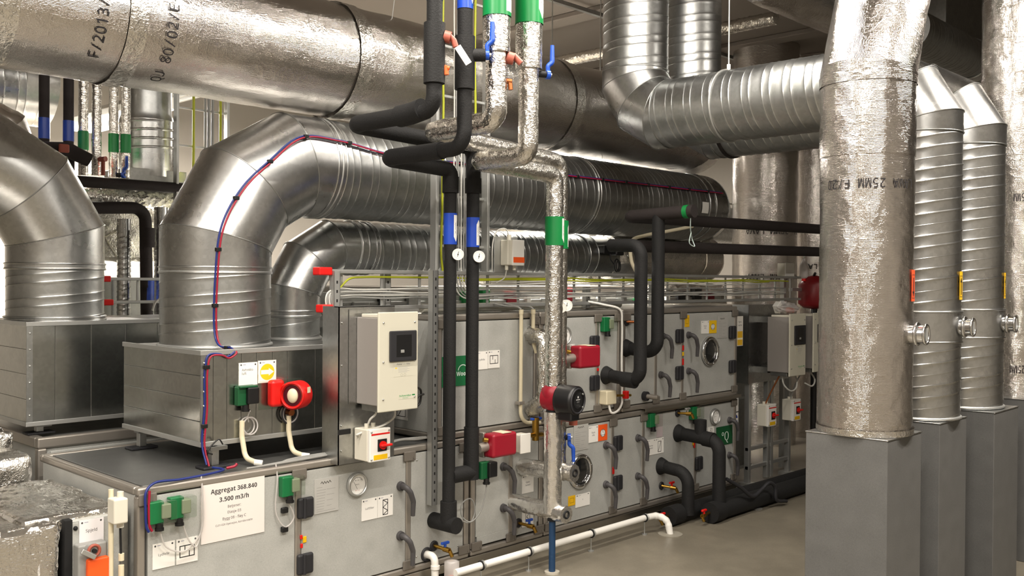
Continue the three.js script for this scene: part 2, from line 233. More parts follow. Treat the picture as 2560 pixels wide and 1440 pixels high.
const dots = (g, W) => { g.fillStyle = '#444'; for (const x of [22, W - 22]) { g.beginPath(); g.arc(x, 20, 8, 0, 7); g.fill(); } g.fillStyle = '#99a'; g.fillRect(40, 16, 30, 6); };
const scrib = (g, x, y, w, h, c = '#333') => { g.strokeStyle = c; g.lineWidth = Math.max(1.5, h * .22); g.beginPath(); const n = Math.round(w / (h * .55)); for (let i = 0; i <= n; i++) { const px = x + i * w / n, py = y + (i % 2 ? -1 : 1) * h * (.3 + .2 * ((i * 37) % 5) / 5); if (i === 0 || (i * 13) % 9 === 0) g.moveTo(px, py); else g.lineTo(px, py); } g.stroke(); };
const words = (...ls) => printed(192, 208, '#ebe9e4', (g, W) => { dots(g, W); ls.forEach((l, i) => text(g, l, 96, 95 + i * 32 - (ls.length - 1) * 10, 28, 'sans-serif', '#2a2a30')); });
const PM = {
  lyd: words('Lydfelle'), luft: words('Luftfilter'), inn: words('Varme-', 'batteri'), kjol: words('Kjøle-', 'batteri'), vifte: words('Tilluft-', 'vifte'), gjen: words('Varme-', 'gjenvinner'), avtrekk: words('Avtrekks-', 'vifte'),
  astrekk: printed(192, 208, '#ebe9e4', (g, W) => { dots(g, W); text(g, 'Avtrekks-', 30, 66, 30, 'sans-serif', '#222', 'left'); text(g, 'luft', 30, 100, 30, 'sans-serif', '#222', 'left'); }),
  spjeld: printed(192, 208, '#e6e2e4', (g, W) => { dots(g, W); text(g, 'Spjeld', 96, 90, 34); }),
  baffle: printed(192, 208, '#ebe9e4', (g, W) => { dots(g, W); g.strokeStyle = '#222'; g.lineWidth = 8; g.strokeRect(32, 62, 128, 92); g.beginPath(); g.moveTo(76, 62); g.lineTo(76, 108); g.moveTo(116, 154); g.lineTo(116, 108); g.stroke(); }),
  filter: printed(192, 208, '#ebe9e4', (g, W) => { dots(g, W); g.strokeStyle = '#222'; g.lineWidth = 7; g.strokeRect(66, 42, 60, 146); g.beginPath(); g.moveTo(66, 42); g.lineTo(126, 78); g.lineTo(66, 115); g.lineTo(126, 152); g.lineTo(66, 188); g.stroke(); }),
  coil: printed(192, 208, '#ebe9e4', (g, W) => { dots(g, W); g.strokeStyle = '#222'; g.lineWidth = 7; g.strokeRect(62, 46, 68, 138); g.beginPath(); g.moveTo(62, 184); g.lineTo(130, 46); g.stroke(); }),
  coilS: printed(192, 208, '#ebe9e4', (g, W) => { dots(g, W); g.strokeStyle = '#222'; g.lineWidth = 7; g.strokeRect(62, 46, 68, 138); g.beginPath(); g.moveTo(110, 70); g.lineTo(80, 100); g.lineTo(112, 128); g.lineTo(82, 160); g.stroke(); }),
  diag: printed(192, 208, '#e4e2de', (g, W) => { dots(g, W); g.strokeStyle = '#222'; g.lineWidth = 8; g.strokeRect(30, 50, 130, 120); g.beginPath(); g.moveTo(50, 170); g.lineTo(130, 50); g.stroke(); }),
  fanO: printed(192, 208, '#ef5a1c', (g) => { g.fillStyle = '#eee'; g.strokeStyle = '#222'; g.lineWidth = 6; g.beginPath(); g.arc(96, 110, 48, 0, 7); g.fill(); g.stroke(); g.beginPath(); g.moveTo(96, 66); g.lineTo(62, 136); g.lineTo(130, 136); g.closePath(); g.stroke(); }),
  fanY: printed(192, 208, '#e8bc10', (g) => { g.fillStyle = '#eee'; g.strokeStyle = '#222'; g.lineWidth = 6; g.beginPath(); g.arc(96, 104, 48, 0, 7); g.fill(); g.stroke(); g.beginPath(); g.moveTo(96, 60); g.lineTo(62, 130); g.lineTo(130, 130); g.closePath(); g.stroke(); }),
  arrowY: printed(192, 208, '#ece9e4', (g, W) => { dots(g, W); g.fillStyle = '#e6c416'; g.beginPath(); g.arc(96, 108, 76, 0, 7); g.fill(); g.fillStyle = '#ece9e4'; g.fillRect(28, 88, 84, 40); g.beginPath(); g.moveTo(112, 72); g.lineTo(168, 108); g.lineTo(112, 144); g.fill(); }),
  arrowB: printed(192, 208, '#ece9e4', (g) => { g.fillStyle = '#1c3c96'; g.beginPath(); g.arc(96, 104, 76, 0, 7); g.fill(); g.fillStyle = '#ece9e4'; g.fillRect(100, 84, 80, 40); g.beginPath(); g.moveTo(100, 60); g.lineTo(40, 104); g.lineTo(100, 148); g.fill(); }),
  aggregat: printed(512, 440, '#e6dfda', (g) => { text(g, 'Aggregat 368.840', 262, 70, 46, 'sans-serif', '#222', 'center', 'bold'); text(g, '3.500 m3/h', 262, 138, 46, 'sans-serif', '#222', 'center', 'bold'); text(g, 'Betjener:', 262, 196, 27); text(g, 'Etasje 03', 262, 238, 28); text(g, 'Bygg 08 - fløy C', 262, 282, 28); text(g, 'CL01-026 Operasjon, korridorstøtte', 262, 324, 19); }),
  paper: printed(256, 304, '#b0afab', (g) => { scrib(g, 66, 36, 124, 24, '#3a3833'); g.fillStyle = '#8b8a88'; for (let i = 0; i < 9; i++) { g.fillRect(24, 74 + i * 24, 60 + (i * 37) % 40, 3); if (i % 2) g.fillRect(130, 74 + i * 24, 40 + (i * 53) % 60, 3); } g.fillRect(24, 284, 200, 3); }),
  woods: printed(384, 288, '#0d6b3c', (g) => { g.strokeStyle = '#dfe8e2'; g.lineWidth = 12; g.lineWidth = 9; g.beginPath(); g.arc(268, 150, 62, PI * 1.05, PI * 1.85); g.stroke(); text(g, 'Woods', 185, 172, 58, 'sans-serif', '#e6eee8', 'left', 'bold'); }),
  deg: printed(288, 192, '#0c4f2a', (g) => { text(g, '°Q', 158, 106, 120, 'serif', '#dfe8e0'); }),
  warn: printed(96, 96, '#e6b410', (g) => { g.strokeStyle = '#a07a00'; g.lineWidth = 4; g.strokeRect(20, 24, 56, 44); }),
  tape: printed(96, 256, '#d8d5cd', (g) => { g.fillStyle = '#e0b020'; g.fillRect(6, 130, 84, 120); g.fillStyle = '#f0e6c0'; g.fillRect(6, 186, 84, 16); text(g, 'Fjern-', 48, 50, 22); text(g, 'varme', 48, 78, 22); }),
};
const plate = (p, mat, x, y, w = .105, h = .115, lab) => part('sign_plate', plateBox(x, y, ZF + .001, w, h), mat, p, lab);
function doorPanel(u, x0, x1, y0, y1, o = {}) {       // o: handles [[x,y]], hinges [[x,y]], port, mano, plates
  const d = part(o.fixed ? 'panel' : 'door', box(x0 - .01, x1 + .01, y0 - .011, y1 + .011, ZF - .03, ZF, .004), M.panel, u);
  for (const h of o.handles || []) put('handle', handleKnob, M.handle, d, h[0], h[1], ZF, 0, 'dark grey lever handle');
  for (const h of o.hinges || []) put('hinge', hingeG, M.rubber, d, h[0], h[1], ZF, 0, 'black plastic hinge');
  if (o.port) { const [x, y] = o.port; put('porthole_ring', portRing, M.chrome, d, x, y, ZF, 0, 'chrome porthole ring'); put('porthole_glass', portGlass, M.glassDark, d, x, y, ZF); for (let k = 0; k < 8; k++) put('porthole_bolt', boltG, M.chrome, d, x + .101 * Math.cos(k * PI / 4 + .3), y + .101 * Math.sin(k * PI / 4 + .3), ZF + .028); }
  if (o.mano) { const [x, y] = o.mano; put('gauge_ring', manoRing, M.steel, d, x, y, ZF); put('gauge_face', manoFace, manoFaceMat, d, x, y, ZF, 0, 'white dial of a pressure gauge'); }
  for (const q of o.plates || []) plate(d, ...q);
  for (const sx of [x0 + .03, x1 - .03]) for (const sy of [y0 + .03, y1 - .03]) if (o.fixed) put('screw', screwG, M.screw, d, sx, sy, ZF);
  return d;
}
function unit(x0, x1, y0, y1, label, posts, z0 = -5.28) {
  const u = thing('air_handling_unit', label, 'ventilation unit', [(x0 + x1) / 2, y0, (ZF + z0) / 2]), r = .038;
  part('casing', box(x0 + .02, x1 - .02, y0 + .02, y1 - .012, z0 + .01, ZF - .032), M.top, u);
  part('top_panel', box(x0 + .05, x1 - .05, y1 - .014, y1 - .004, z0 + .05, ZF - .05, .003), M.top, u);
  for (const y of [y0 + r / 2, y1 - r / 2]) { part('frame_rail', box(x0, x1, y - r / 2, y + r / 2, ZF - r, ZF + .006, .012), M.alu, u); part('frame_rail', box(x0, x1, y - r / 2, y + r / 2, z0, z0 + r, .012), M.alu, u); for (const x of [x0, x1]) part('frame_rail', box(x - (x === x1 ? r : 0), x + (x === x0 ? r : 0), y - r / 2, y + r / 2, z0 + r, ZF - r, .012), M.alu, u); }
  for (const [a, b] of [[x0, x0 + r], [x1 - r, x1], ...posts.map(p => [p - .019, p + .019])]) { part('frame_post', box(a, b, y0 + r, y1 - r, ZF - r, ZF + .004, .01), M.alu, u); for (const y of [y0 + r + .016, y1 - r - .016]) put('corner_bracket', cornerG, M.bracket, u, Math.max(x0 + .044, Math.min(x1 - .044, (a + b) / 2)), y, ZF + .003); }
  for (const x of [x0, x1]) part('end_panel', box(x === x0 ? x0 + .006 : x1 - .018, x === x0 ? x0 + .018 : x1 - .006, y0 + r, y1 - r, z0 + r, ZF - r, .003), M.panel, u);
  return u;
}
const yl0 = .10, yl1 = .815, a0 = yl0 + .055, a1 = yl1 - .055, yu0 = .82, yu1 = 1.545, b0 = yu0 + .055, b1 = yu1 - .055;
{ // lower tier, from the near end
  const u = unit(1.90, 3.92, yl0, yl1, 'lower grey unit at the near end, carrying the large white flow rate notice', [2.735, 3.455]);
  doorPanel(u, 1.96, 2.705, a0, a1, { fixed: 1, plates: [[PM.lyd, 2.023, .496], [PM.baffle, 2.135, .496]] });
  part('notice', plateBox(2.371, .648, ZF + .001, .334, .283), PM.aggregat, u, 'white printed notice with the flow rate');
  doorPanel(u, 2.765, 3.425, a0, a1, { handles: [[3.396, .602], [3.396, .326]], hinges: [[2.768, .588], [2.768, .304]], mano: [3.093, .658], plates: [[PM.luft, 3.182, .51], [PM.filter, 3.289, .51], [PM.paper, 2.903, .629, .15, .178, 'faded rating sticker']] });
  doorPanel(u, 3.485, 3.865, a0, a1, { fixed: 1 });
  part('seal_ring', ringBead(V(3.59, .183, ZF + .003), V(0, 0, 1), .034, .008), M.rubber, u);
  part('tag', box(2.742, 2.755, .43, .452, ZF + .004, ZF + .012, .003), M.redBright, u); part('tag', box(2.744, 2.757, .385, .408, ZF + .004, ZF + .012, .003), M.redBright, u); part('tag', box(2.76, 2.782, .408, .44, ZF + .001, ZF + .006, .003), M.yellow, u);
  for (const y of [.5, .595]) part('latch', box(2.63, 2.665, y - .014, y + .014, ZF, ZF + .022, .005), M.black, u);
}
{
  const u = unit(3.935, 4.575, yl0, yl1, 'narrow lower grey unit behind the two tall black pipes, with the actuator in front', [4.275]);
  doorPanel(u, 3.99, 4.25, a0 + .06, a1, { handles: [[4.207, .6], [4.209, .345]] });
  part('kick_panel', box(3.99, 4.52, a0 - .004, a0 + .052, ZF - .03, ZF, .004), M.panel, u);
  doorPanel(u, 4.305, 4.52, a0 + .06, a1, { fixed: 1, plates: [[PM.kjol, 4.43, .462], [PM.coilS, 4.43, .25]] });
}
{
  const u = unit(4.585, 6.93, yl0, yl1, 'lower grey unit at the far end with the round porthole and the green sign', [5.295, 5.655, 6.33]);
  doorPanel(u, 4.64, 5.27, a0, a1, { handles: [[5.216, .612], [5.218, .34]], port: [4.939, .471], plates: [[PM.paper, 4.95, .698, .15, .175, 'faded rating sticker'], [PM.vifte, 5.08, .703, .1, .11], [PM.fanO, 5.182, .703, .1, .11, 'orange fan sign'], [PM.warn, 4.859, .285, .07, .065], [words('1'), 4.972, .272, .15, .085]] });
  doorPanel(u, 5.32, 5.63, a0, a1, { handles: [[5.584, .62], [5.585, .345]], hinges: [[5.342, .612], [5.344, .334]] });
  doorPanel(u, 5.68, 6.305, a0, a1, { fixed: 1, plates: [[PM.inn, 5.747, .533], [PM.coil, 5.852, .533], [printed(64, 128, '#b6a9ac', () => {}), 5.854, .68, .072, .17, 'pale faded sticker']] });
  doorPanel(u, 6.355, 6.88, a0, a1, { handles: [[6.82, .624], [6.822, .34]], hinges: [[6.36, .624], [6.365, .335]], mano: [6.596, .675], plates: [[PM.deg, 6.748, .507, .24, .152, 'dark green sign'], [PM.gjen, 6.45, .573, .085, .05], [PM.filter, 6.55, .573, .085, .05]] });
  part('tag', box(6.302, 6.318, .46, .5, ZF + .003, ZF + .01, .003), M.redBright, u); part('tag', box(6.29, 6.304, .48, .53, ZF + .001, ZF + .006, .003), M.yellow, u); part('tag', box(5.29, 5.31, .4, .45, ZF + .004, ZF + .01, .003), M.redBright, u);
}
{ // upper tier
  const u = unit(3.66, 4.52, yu0, yu1, 'upper grey unit with a plain wide panel behind the two tall black pipes', []);
  doorPanel(u, 3.715, 4.465, b0, b1, { fixed: 1, plates: [[PM.woods, 3.815, 1.213, .235, .176, 'green sign half hidden behind a pipe'], [PM.lyd, 4.017, 1.264, .1, .108], [PM.baffle, 4.119, 1.266, .1, .108]] });
  part('sign_plate', new THREE.BoxGeometry(.003, .11, .115).translate(3.664, .965, -4.45), PM.diag, u);
}
{
  const u = unit(4.53, 5.385, yu0, yu1, 'upper grey unit with the half hidden gauge behind the foil pipes', [5.12]);
  doorPanel(u, 4.585, 5.09, b0, b1, { hinges: [[5.075, 1.322], [5.08, 1.052]], mano: [4.762, 1.386], plates: [[PM.avtrekk, 4.76, 1.3, .075, .05], [PM.coil, 4.84, 1.3, .075, .05]] });
  doorPanel(u, 5.15, 5.33, b0, b1, { fixed: 1 });
  part('tag', box(5.11, 5.13, 1.13, 1.15, ZF + .004, ZF + .01, .003), M.redBright, u);
}
{
  const u = unit(5.395, 6.93, yu0, yu1, 'upper grey unit at the far end with the chrome porthole door', [5.8, 6.145]);
  doorPanel(u, 5.45, 5.775, b0, b1, { fixed: 1 });
  doorPanel(u, 5.825, 6.12, b0, b1, { handles: [[5.88, 1.34], [5.86, 1.055]], hinges: [[6.09, 1.333], [6.092, 1.054]] });
  doorPanel(u, 6.17, 6.88, b0, b1, { handles: [[6.22, 1.336], [6.224, 1.06]], hinges: [[6.842, 1.334], [6.847, 1.057]], port: [6.516, 1.197], plates: [[PM.vifte, 6.452, 1.388, .108, .1], [PM.fanY, 6.562, 1.388, .108, .1, 'yellow fan sign'], [PM.paper, 6.706, 1.382, .15, .176, 'faded rating sticker'], [PM.warn, 6.201, 1.443, .06, .09]] });
  part('tag', box(6.135, 6.155, 1.18, 1.21, ZF + .004, ZF + .01, .003), M.yellow, u); part('tag', box(6.135, 6.155, 1.11, 1.16, ZF + .004, ZF + .01, .003), M.redBright, u); part('tag', box(6.135, 6.155, 1.22, 1.26, ZF + .004, ZF + .01, .003), M.redBright, u);
}
{ // plinth rails and feet under the lower tier
  const t = thing('base_frame', 'dark steel base frame on feet under the lower units', 'frame', [4.4, 0, -4.7]);
  part('rail', box(1.92, 6.93, .05, .099, -4.2, -4.12, .004), M.aluBright, t, 'bright front rail'); part('rail', box(1.92, 6.93, .045, .1, -5.25, -5.2, .004), M.alu, t);
  for (const x of [2.2, 3.45, 4.45, 4.68, 5.7, 6.8]) { part('foot', [box(x - .05, x + .05, 0, .045, -4.29, -4.19, .006)], M.dark, t); part('foot', box(x - .05, x + .05, 0, .045, -5.27, -5.17, .006), M.dark, t); }
  part('crossbar', box(4.42, 4.52, .03, .1, -5.2, -4.26), M.zincDark, t);
}
// ---------------------------------------------------------------- plenum boxes and round ducts
function plenum(x0, x1, y0, y1, z0, z1, label, seams, legs, yb) {
  const t = thing('plenum_box', label, 'duct box', [(x0 + x1) / 2, y0, (z0 + z1) / 2]);
  part('body', box(x0 + .004, x1, y0, y1, z0, z1 - .004), M.zincDark, t);
  const xs = [x0, ...seams, x1]; for (let i = 0; i < xs.length - 1; i++) part('front_sheet', box(xs[i] + .001, xs[i + 1] - .001, y0 + .012, y1 - .012, z1 - .004, z1, .0015), M.zincSheet, t);
  const n = 4; for (let i = 0; i < n; i++) { const h = (y1 - y0) / n; part('side_sheet', box(x0, x0 + .004, y0 + i * h + .001, y0 + (i + 1) * h - .001, z0 + .01, z1 - .01, .0015), M.zincSheet, t); }
  for (const y of [y0, y1]) { part('edge_flange', box(x0 - .006, x1, y - .012, y + .012, z1 - .006, z1 + .006, .002), M.steel, t); part('edge_flange', box(x0 - .006, x0 + .006, y - .012, y + .012, z0, z1, .002), M.steel, t); }
  part('corner_strip', box(x0 - .003, x0 + .03, y0 + .012, y1 - .012, z1 - .001, z1 + .003), M.zinc, t);
  for (let i = 0; i < 6; i++) put('rivet', screwG, M.screw, t, x0 + .014, y0 + .05 + i * (y1 - y0 - .1) / 5, z1 + .003);
  for (const [x, z] of legs) { const l = part('leg', box(x - .02, x + .02, yb + .012, y0 - .012, z - .02, z + .02, .003), M.zinc, t); part('foot', box(x - .075, x + .075, yb, yb + .012, z - .045, z + .045, .004), M.rubber, l); part('mount', box(x - .03, x + .06, y0 - .03, y0 - .012, z - .03, z + .03), M.zincDark, l); }
  return t;
}
plenum(2.32, 3.52, .93, 1.38, -5.22, -4.35, 'bright galvanised plenum box on short legs below the large curved duct', [2.385, 2.46, 2.54, 2.625, 2.72, 2.81, 2.98, 3.15, 3.33], [[2.385, -4.345], [2.37, -5.1]], .813);
plenum(1.95, 3.6, .93, 1.485, -6.55, -5.6, 'dull galvanised plenum box at the back, below the duct that bends away', [2.1, 2.3, 2.5, 2.7, 2.95, 3.2], [[2.05, -5.7]], .86);
function roundDuct(name, label, base, axis, r, spirals, o = {}) { // axis: mitred centre line; spirals: [a,b]
  const t = thing(name, label, 'duct', base);
  for (const ps of [axis].filter(Boolean)) { const m = mitre(ps, r + .003, 56); m.segs.forEach((g, i) => part('elbow_segment', g, o.elbowMat || M.zincShiny, t)); m.rings.forEach((R, i) => part('seam', bead(R, i % (m.rings.length - 1) ? .0035 : .006), i % (m.rings.length - 1) ? M.zincDark : M.steel, t)); }
  for (const [a, b, q] of spirals) part('spiral_pipe', spiral(a, b, r, { phase: q || 0, ...(o.sp || {}) }), o.mat || M.zinc, t);
  for (const [c, d, rr, len] of o.collars || []) { const e = c.clone().addScaledVector(d, len / 2), f = c.clone().addScaledVector(d, -len / 2); part('collar', [sweep([f, e], rr + .007, 56, false), ringBead(e, d, rr + .007, .006), ringBead(f, d, rr + .007, .006)], M.zincShiny, t); }
  return t;
}
const X = V(1, 0, 0), Y = V(0, 1, 0), Z = V(0, 0, 1);
{ // large supply duct: up from the plenum, over the units, away at the far end
  const z = -4.79, xc = 2.64, y = 2.4, L = .33, c6 = .5, s6 = Math.sqrt(3) / 2;
  const A = V(xc, 1.95, z), B = V(xc + L * c6, 1.95 + L * s6, z), C = V(xc + L * (c6 + s6), 1.95 + L * (s6 + c6), z);
  const t = roundDuct('spiral_duct', 'large spiral duct rising from the near plenum and running over the units', [xc, 1.38, z], [V(xc, 1.78, z), A, B, C, V(3.27, y, z)], .29, [[V(xc, 1.385, z), V(xc, 1.78, z)], [V(3.27, y, z), V(7.18, y, z), .3]], { collars: [[V(3.27, y, z), X, .287, .06], [V(xc, 1.79, z), Y, .287, .03], [V(7.15, y, z), X, .287, .1], [V(5.6, y, z), X, .286, .03]] });
  const m = mitre([V(7.18, y, z), V(7.32, y, z), V(7.58, y, z - .15), V(7.73, y, z - .41), V(7.73, y, -7.4)], .292, 48); m.segs.forEach(g => part('elbow_segment', g, M.zincShiny, t)); m.rings.slice(0, 4).forEach(R => part('seam', bead(R, .0035), M.zincDark, t));
  part('base_collar', ringBead(V(xc, 1.388, z), Y, .294, .01), M.steel, t);
  part('sticker', arcPatch(.2955, .1, 0, .32).rotateZ(PI / 2).rotateX(.25).translate(7.02, y, z), M.white, t, 'small white sticker');
  for (const x of [4.0, 5.75, 6.7]) part('hanger_rod', cyl(V(x, y + .29, z), V(x, 2.7, z), .006, 8), M.steel, t);
}
{ // smaller duct behind it; its far half is wrapped
  const z = -5.0, xc = 3.26, y = 1.945, r = .165, L = .2, c6 = .5, s6 = Math.sqrt(3) / 2, y0 = y - L * (s6 + c6);
  const t = roundDuct('spiral_duct', 'small spiral duct curving up behind the large one and running low over the units', [xc, 1.38, z], [V(xc, 1.52, z), V(xc, y0, z), V(xc + L * c6, y0 + L * s6, z), V(xc + L * (c6 + s6), y, z), V(3.66, y, z)], r, [[V(xc, 1.385, z), V(xc, 1.52, z)], [V(3.72, y, z), V(5.9, y, z), .2]], { collars: [[V(3.69, y, z), X, r, .05], [V(3.79, y, z), X, r - .003, .03], [V(xc, 1.54, z), Y, r, .03], [V(5.95, y, z), X, r, .1]] });
  part('base_collar', ringBead(V(xc, 1.388, z), Y, r + .004, .012), M.steel, t);
  part('plain_pipe', sweep([V(5.9, y, z), V(6.3, y, z)], r, 48, false), M.zincDark, t);
  const w = thing('foil_duct', 'short foil wrapped length of the low duct behind the black pipes', 'duct', [7, y - .2, z]);
  const nb = noise2(100, 100, 17), ff = (s, a) => .012 * nb(s * 60, a * 16) + .006 * nb(s * 200, a * 40);
  part('foil_wrap', sweep(dense([V(6.26, y + .01, z), V(6.34, y + .01, z), V(7.5, y + .01, z)], .03), (s, a) => .17 + Math.min(s * .5, .035) + ff(s, a), 64), M.foilPipe, w);
  part('end_bend', mitre([V(7.5, y + .01, z), V(7.72, y + .01, z), V(7.95, y + .01, z - .14), V(8.1, y + .01, z - .4), V(8.1, y + .01, -6.5)], .21, 40, { step: .04, f: ff }).segs, M.foilPipe, w);
}
{ // back duct at the left, bending away to the left
  const z = -6.02, xc = 2.26, r = .27, L = .32, c6 = .5, s6 = Math.sqrt(3) / 2, y0 = 1.8;
  roundDuct('spiral_duct', 'dark spiral duct on the back plenum, bending off toward the near wall', [xc, 1.485, z], [V(xc, 1.8, z), V(xc, 2.0, z), V(xc - L * c6, 2.0 + L * s6, z), V(xc - L * (c6 + s6), 2.0 + L * (s6 + c6), z), V(1.2, 2.0 + L * (s6 + c6), z)], r, [[V(xc, 1.49, z), V(xc, 1.8, z)], [V(1.2, 2.0 + L * (s6 + c6), z), V(-1, 2.0 + L * (s6 + c6), z)]], { collars: [[V(xc, 1.81, z), Y, r, .03], [V(xc, 1.5, z), Y, r + .004, .02]] });
}
{ // big insulated trunk under the ceiling
  const y = 3.05, z = -4.78, r = .335, nb = noise2(100, 100, 23), nc = noise2(100, 100, 61);
  const t = thing('foil_duct', 'huge foil insulated trunk duct running the whole length under the ceiling', 'duct', [4, y - r, z]);
  const ff = (s, a) => .006 * nb(s * 22, a * 15.9) + .003 * nc(s * 60, a * 15.9) - .006;
  const xs = [-2.5, 1.48, 2.05, 3.39, 5.3, 6.95];
  for (let i = 0; i < xs.length - 1; i++) part('foil_wrap', sweep(dense([V(xs[i], y, z), V(xs[i + 1], y, z)], .04), (s, a) => r + ff(s + xs[i], a) + .004 * (i % 2), 88), M.foil, t);
  for (const x of xs.slice(1, 5)) part('tape_band', sweep(dense([V(x - .045, y, z), V(x + .045, y, z)], .012), (s, a) => r + .007 + .006 * nc(s * 300 + x * 40, a * 40), 88, false), M.foilPipe, t);
  part('end_bend', mitre([V(6.95, y, z), V(7.1, y, z), V(7.4, y, z - .16), V(7.56, y, z - .46), V(7.56, y, -8.2)], r, 64, { step: .05, f: ff }).segs, M.foil, t);
  for (const x of [2.1, 3.7, 5.9]) part('hanger_wire', cyl(V(x, y - r - .02, z + .05), V(x, ROOM.h, z + r + .03), .0025, 6), M.steel, t);
}
// stencilled print on foil: a thin curved patch whose clear ground lets the foil show
function stencil(str, size, W, H, flip) {
  const t = canvasTex(W, H, (g) => { g.fillStyle = '#000'; g.fillRect(0, 0, W, H); g.save(); if (flip) { g.translate(W, H); g.rotate(PI); } text(g, str, W / 2, H / 2, size * .92, 'monospace', '#fff', 'center'); g.restore(); }); t.colorSpace = THREE.NoColorSpace;
  return new THREE.MeshStandardMaterial({ color: 0x17151a, roughness: .6, alphaMap: t, transparent: true });
}
function arcPatch(r, h, a0, da) { return new THREE.CylinderGeometry(r, r, h, 24, 1, true, a0, da); }
{
  const duct = scene.children.find(o => o.name === 'foil_duct_001');
  const mk = (str, x, a, span, w, fs) => { const g = arcPatch(.343, w, 0, span); g.rotateZ(PI / 2); g.rotateX(a); g.translate(x, 3.05, -4.78); part('stencil_print', g, stencil(str, fs, 1024, 256), duct, 'black stencilled print'); };
  mk('F/2013/20', 1.88, 1.0, 1.3, .111, 180); mk('QJ 80/02/E-DJ', 2.22, 1.3, 1.9, .163, 125);
}
// ---------------------------------------------------------------- insulated pipes in front of the units
const bandMat = (bg, up) => new THREE.MeshStandardMaterial({ roughness: .35, map: canvasTex(512, 256, (g) => { g.fillStyle = bg; g.fillRect(0, 0, 512, 256); g.fillStyle = '#f2f0ea'; g.beginPath(); const x = 256, w = 34; if (up) { g.moveTo(x - w, 240); g.lineTo(x + w, 240); g.lineTo(x + w, 62); g.lineTo(x, 20); g.lineTo(x - w, 62); } else { g.moveTo(x - w, 16); g.lineTo(x + w, 16); g.lineTo(x + w, 194); g.lineTo(x, 236); g.lineTo(x - w, 194); } g.fill(); g.save(); g.translate(x + 12, 128); g.rotate(PI / 2); scrib(g, -62, -10, up ? 124 : 110, 13, '#222'); scrib(g, -50, 22, 88, 13, '#222'); g.restore(); }) });
const BM = { blueDown: bandMat('#1c46b4', false), blueUp: bandMat('#1c46b4', true), greenDown: bandMat('#0a7a3c', false), greenUp: bandMat('#0a7a3c', true) };
function band(x, z, y0, y1, r, mat, parent, label, th = .24) { return part('colour_band', new THREE.CylinderGeometry(r, r, y1 - y0, 36, 1, true, th - PI, PI * 2).translate(x, (y0 + y1) / 2, z), mat, parent, label); }
const nf = noise2(100, 100, 31);
const lump = (r, k = .005) => (s, a) => r + k * (nf((s * 260) % 100, a * 15.9) - .5) + k * .5 * (nf((s * 700) % 100, a * 40) - .5);
const foilTube = (ps, r, R = .07, k = .006) => sweep(dense(rounded(ps, R, 6), .02), lump(r, k), 28);
function sleeve(a, b, r, parent, mat = M.foam) { return part('sleeve', sweep([a, b], r, 26), mat, parent); }
function ballHandle(p, dir, stem, len, mat, parent, upDir = V(0, 1, 0)) {   // stem out of the pipe, flat lever with a hub
  const e = p.clone().addScaledVector(dir, stem); part('valve_stem', cyl(p, e, .017, 14), mat === M.valveBlue ? M.foam : M.brass, parent);
  const side = V(0, 0, 0).crossVectors(dir, upDir).normalize();
  const h = part('valve_handle', [cyl(e.clone().addScaledVector(dir, -.004), e.clone().addScaledVector(dir, .016), .024, 18), sweep(rounded([e.clone().addScaledVector(dir, .006), e.clone().addScaledVector(upDir, len * .3).addScaledVector(dir, .006), e.clone().addScaledVector(upDir, len * .42).addScaledVector(dir, .03), e.clone().addScaledVector(upDir, len).addScaledVector(dir, .03)], .02), (s) => .010 + .003 * Math.sin(Math.min(1, s / len) * 3), 10)], mat, parent);
  part('valve_nut', cyl(e.clone().addScaledVector(dir, .016), e.clone().addScaledVector(dir, .026), .010, 6), M.steel, h);
}
function dial(p, dir, r, parent) { const e = p.clone().addScaledVector(dir, .012); part('dial_case', [cyl(p.clone().addScaledVector(dir, -.01), e, r, 30), ringBead(e, dir, r, .003)], M.white, parent, 'white thermometer case');
  const f = new THREE.CircleGeometry(r * .92, 30); const q = new THREE.Quaternion().setFromUnitVectors(V(0, 0, 1), dir.clone().normalize()); f.applyQuaternion(q); f.translate(e.x + dir.x * .0015, e.y + dir.y * .0015, e.z + dir.z * .0015); part('dial_face', f, dialMat, parent); }
const dialMat = printed(128, 128, '#eceae2', (g) => { g.strokeStyle = '#666'; g.lineWidth = 2; for (let i = 0; i < 24; i++) { const a = i / 24 * 2 * PI; g.beginPath(); g.moveTo(64 + 52 * Math.cos(a), 64 + 52 * Math.sin(a)); g.lineTo(64 + 44 * Math.cos(a), 64 + 44 * Math.sin(a)); g.stroke(); } g.lineWidth = 7; g.strokeStyle = '#111'; g.beginPath(); g.moveTo(58, 92); g.lineTo(72, 26); g.stroke(); g.fillStyle = '#111'; g.beginPath(); g.arc(64, 64, 9, 0, 7); g.fill(); });
const TO_CAM = V(-.66, 0, .75).normalize(), RIGHT = V(.695, 0, .719);
const H = ROOM.h - .004;
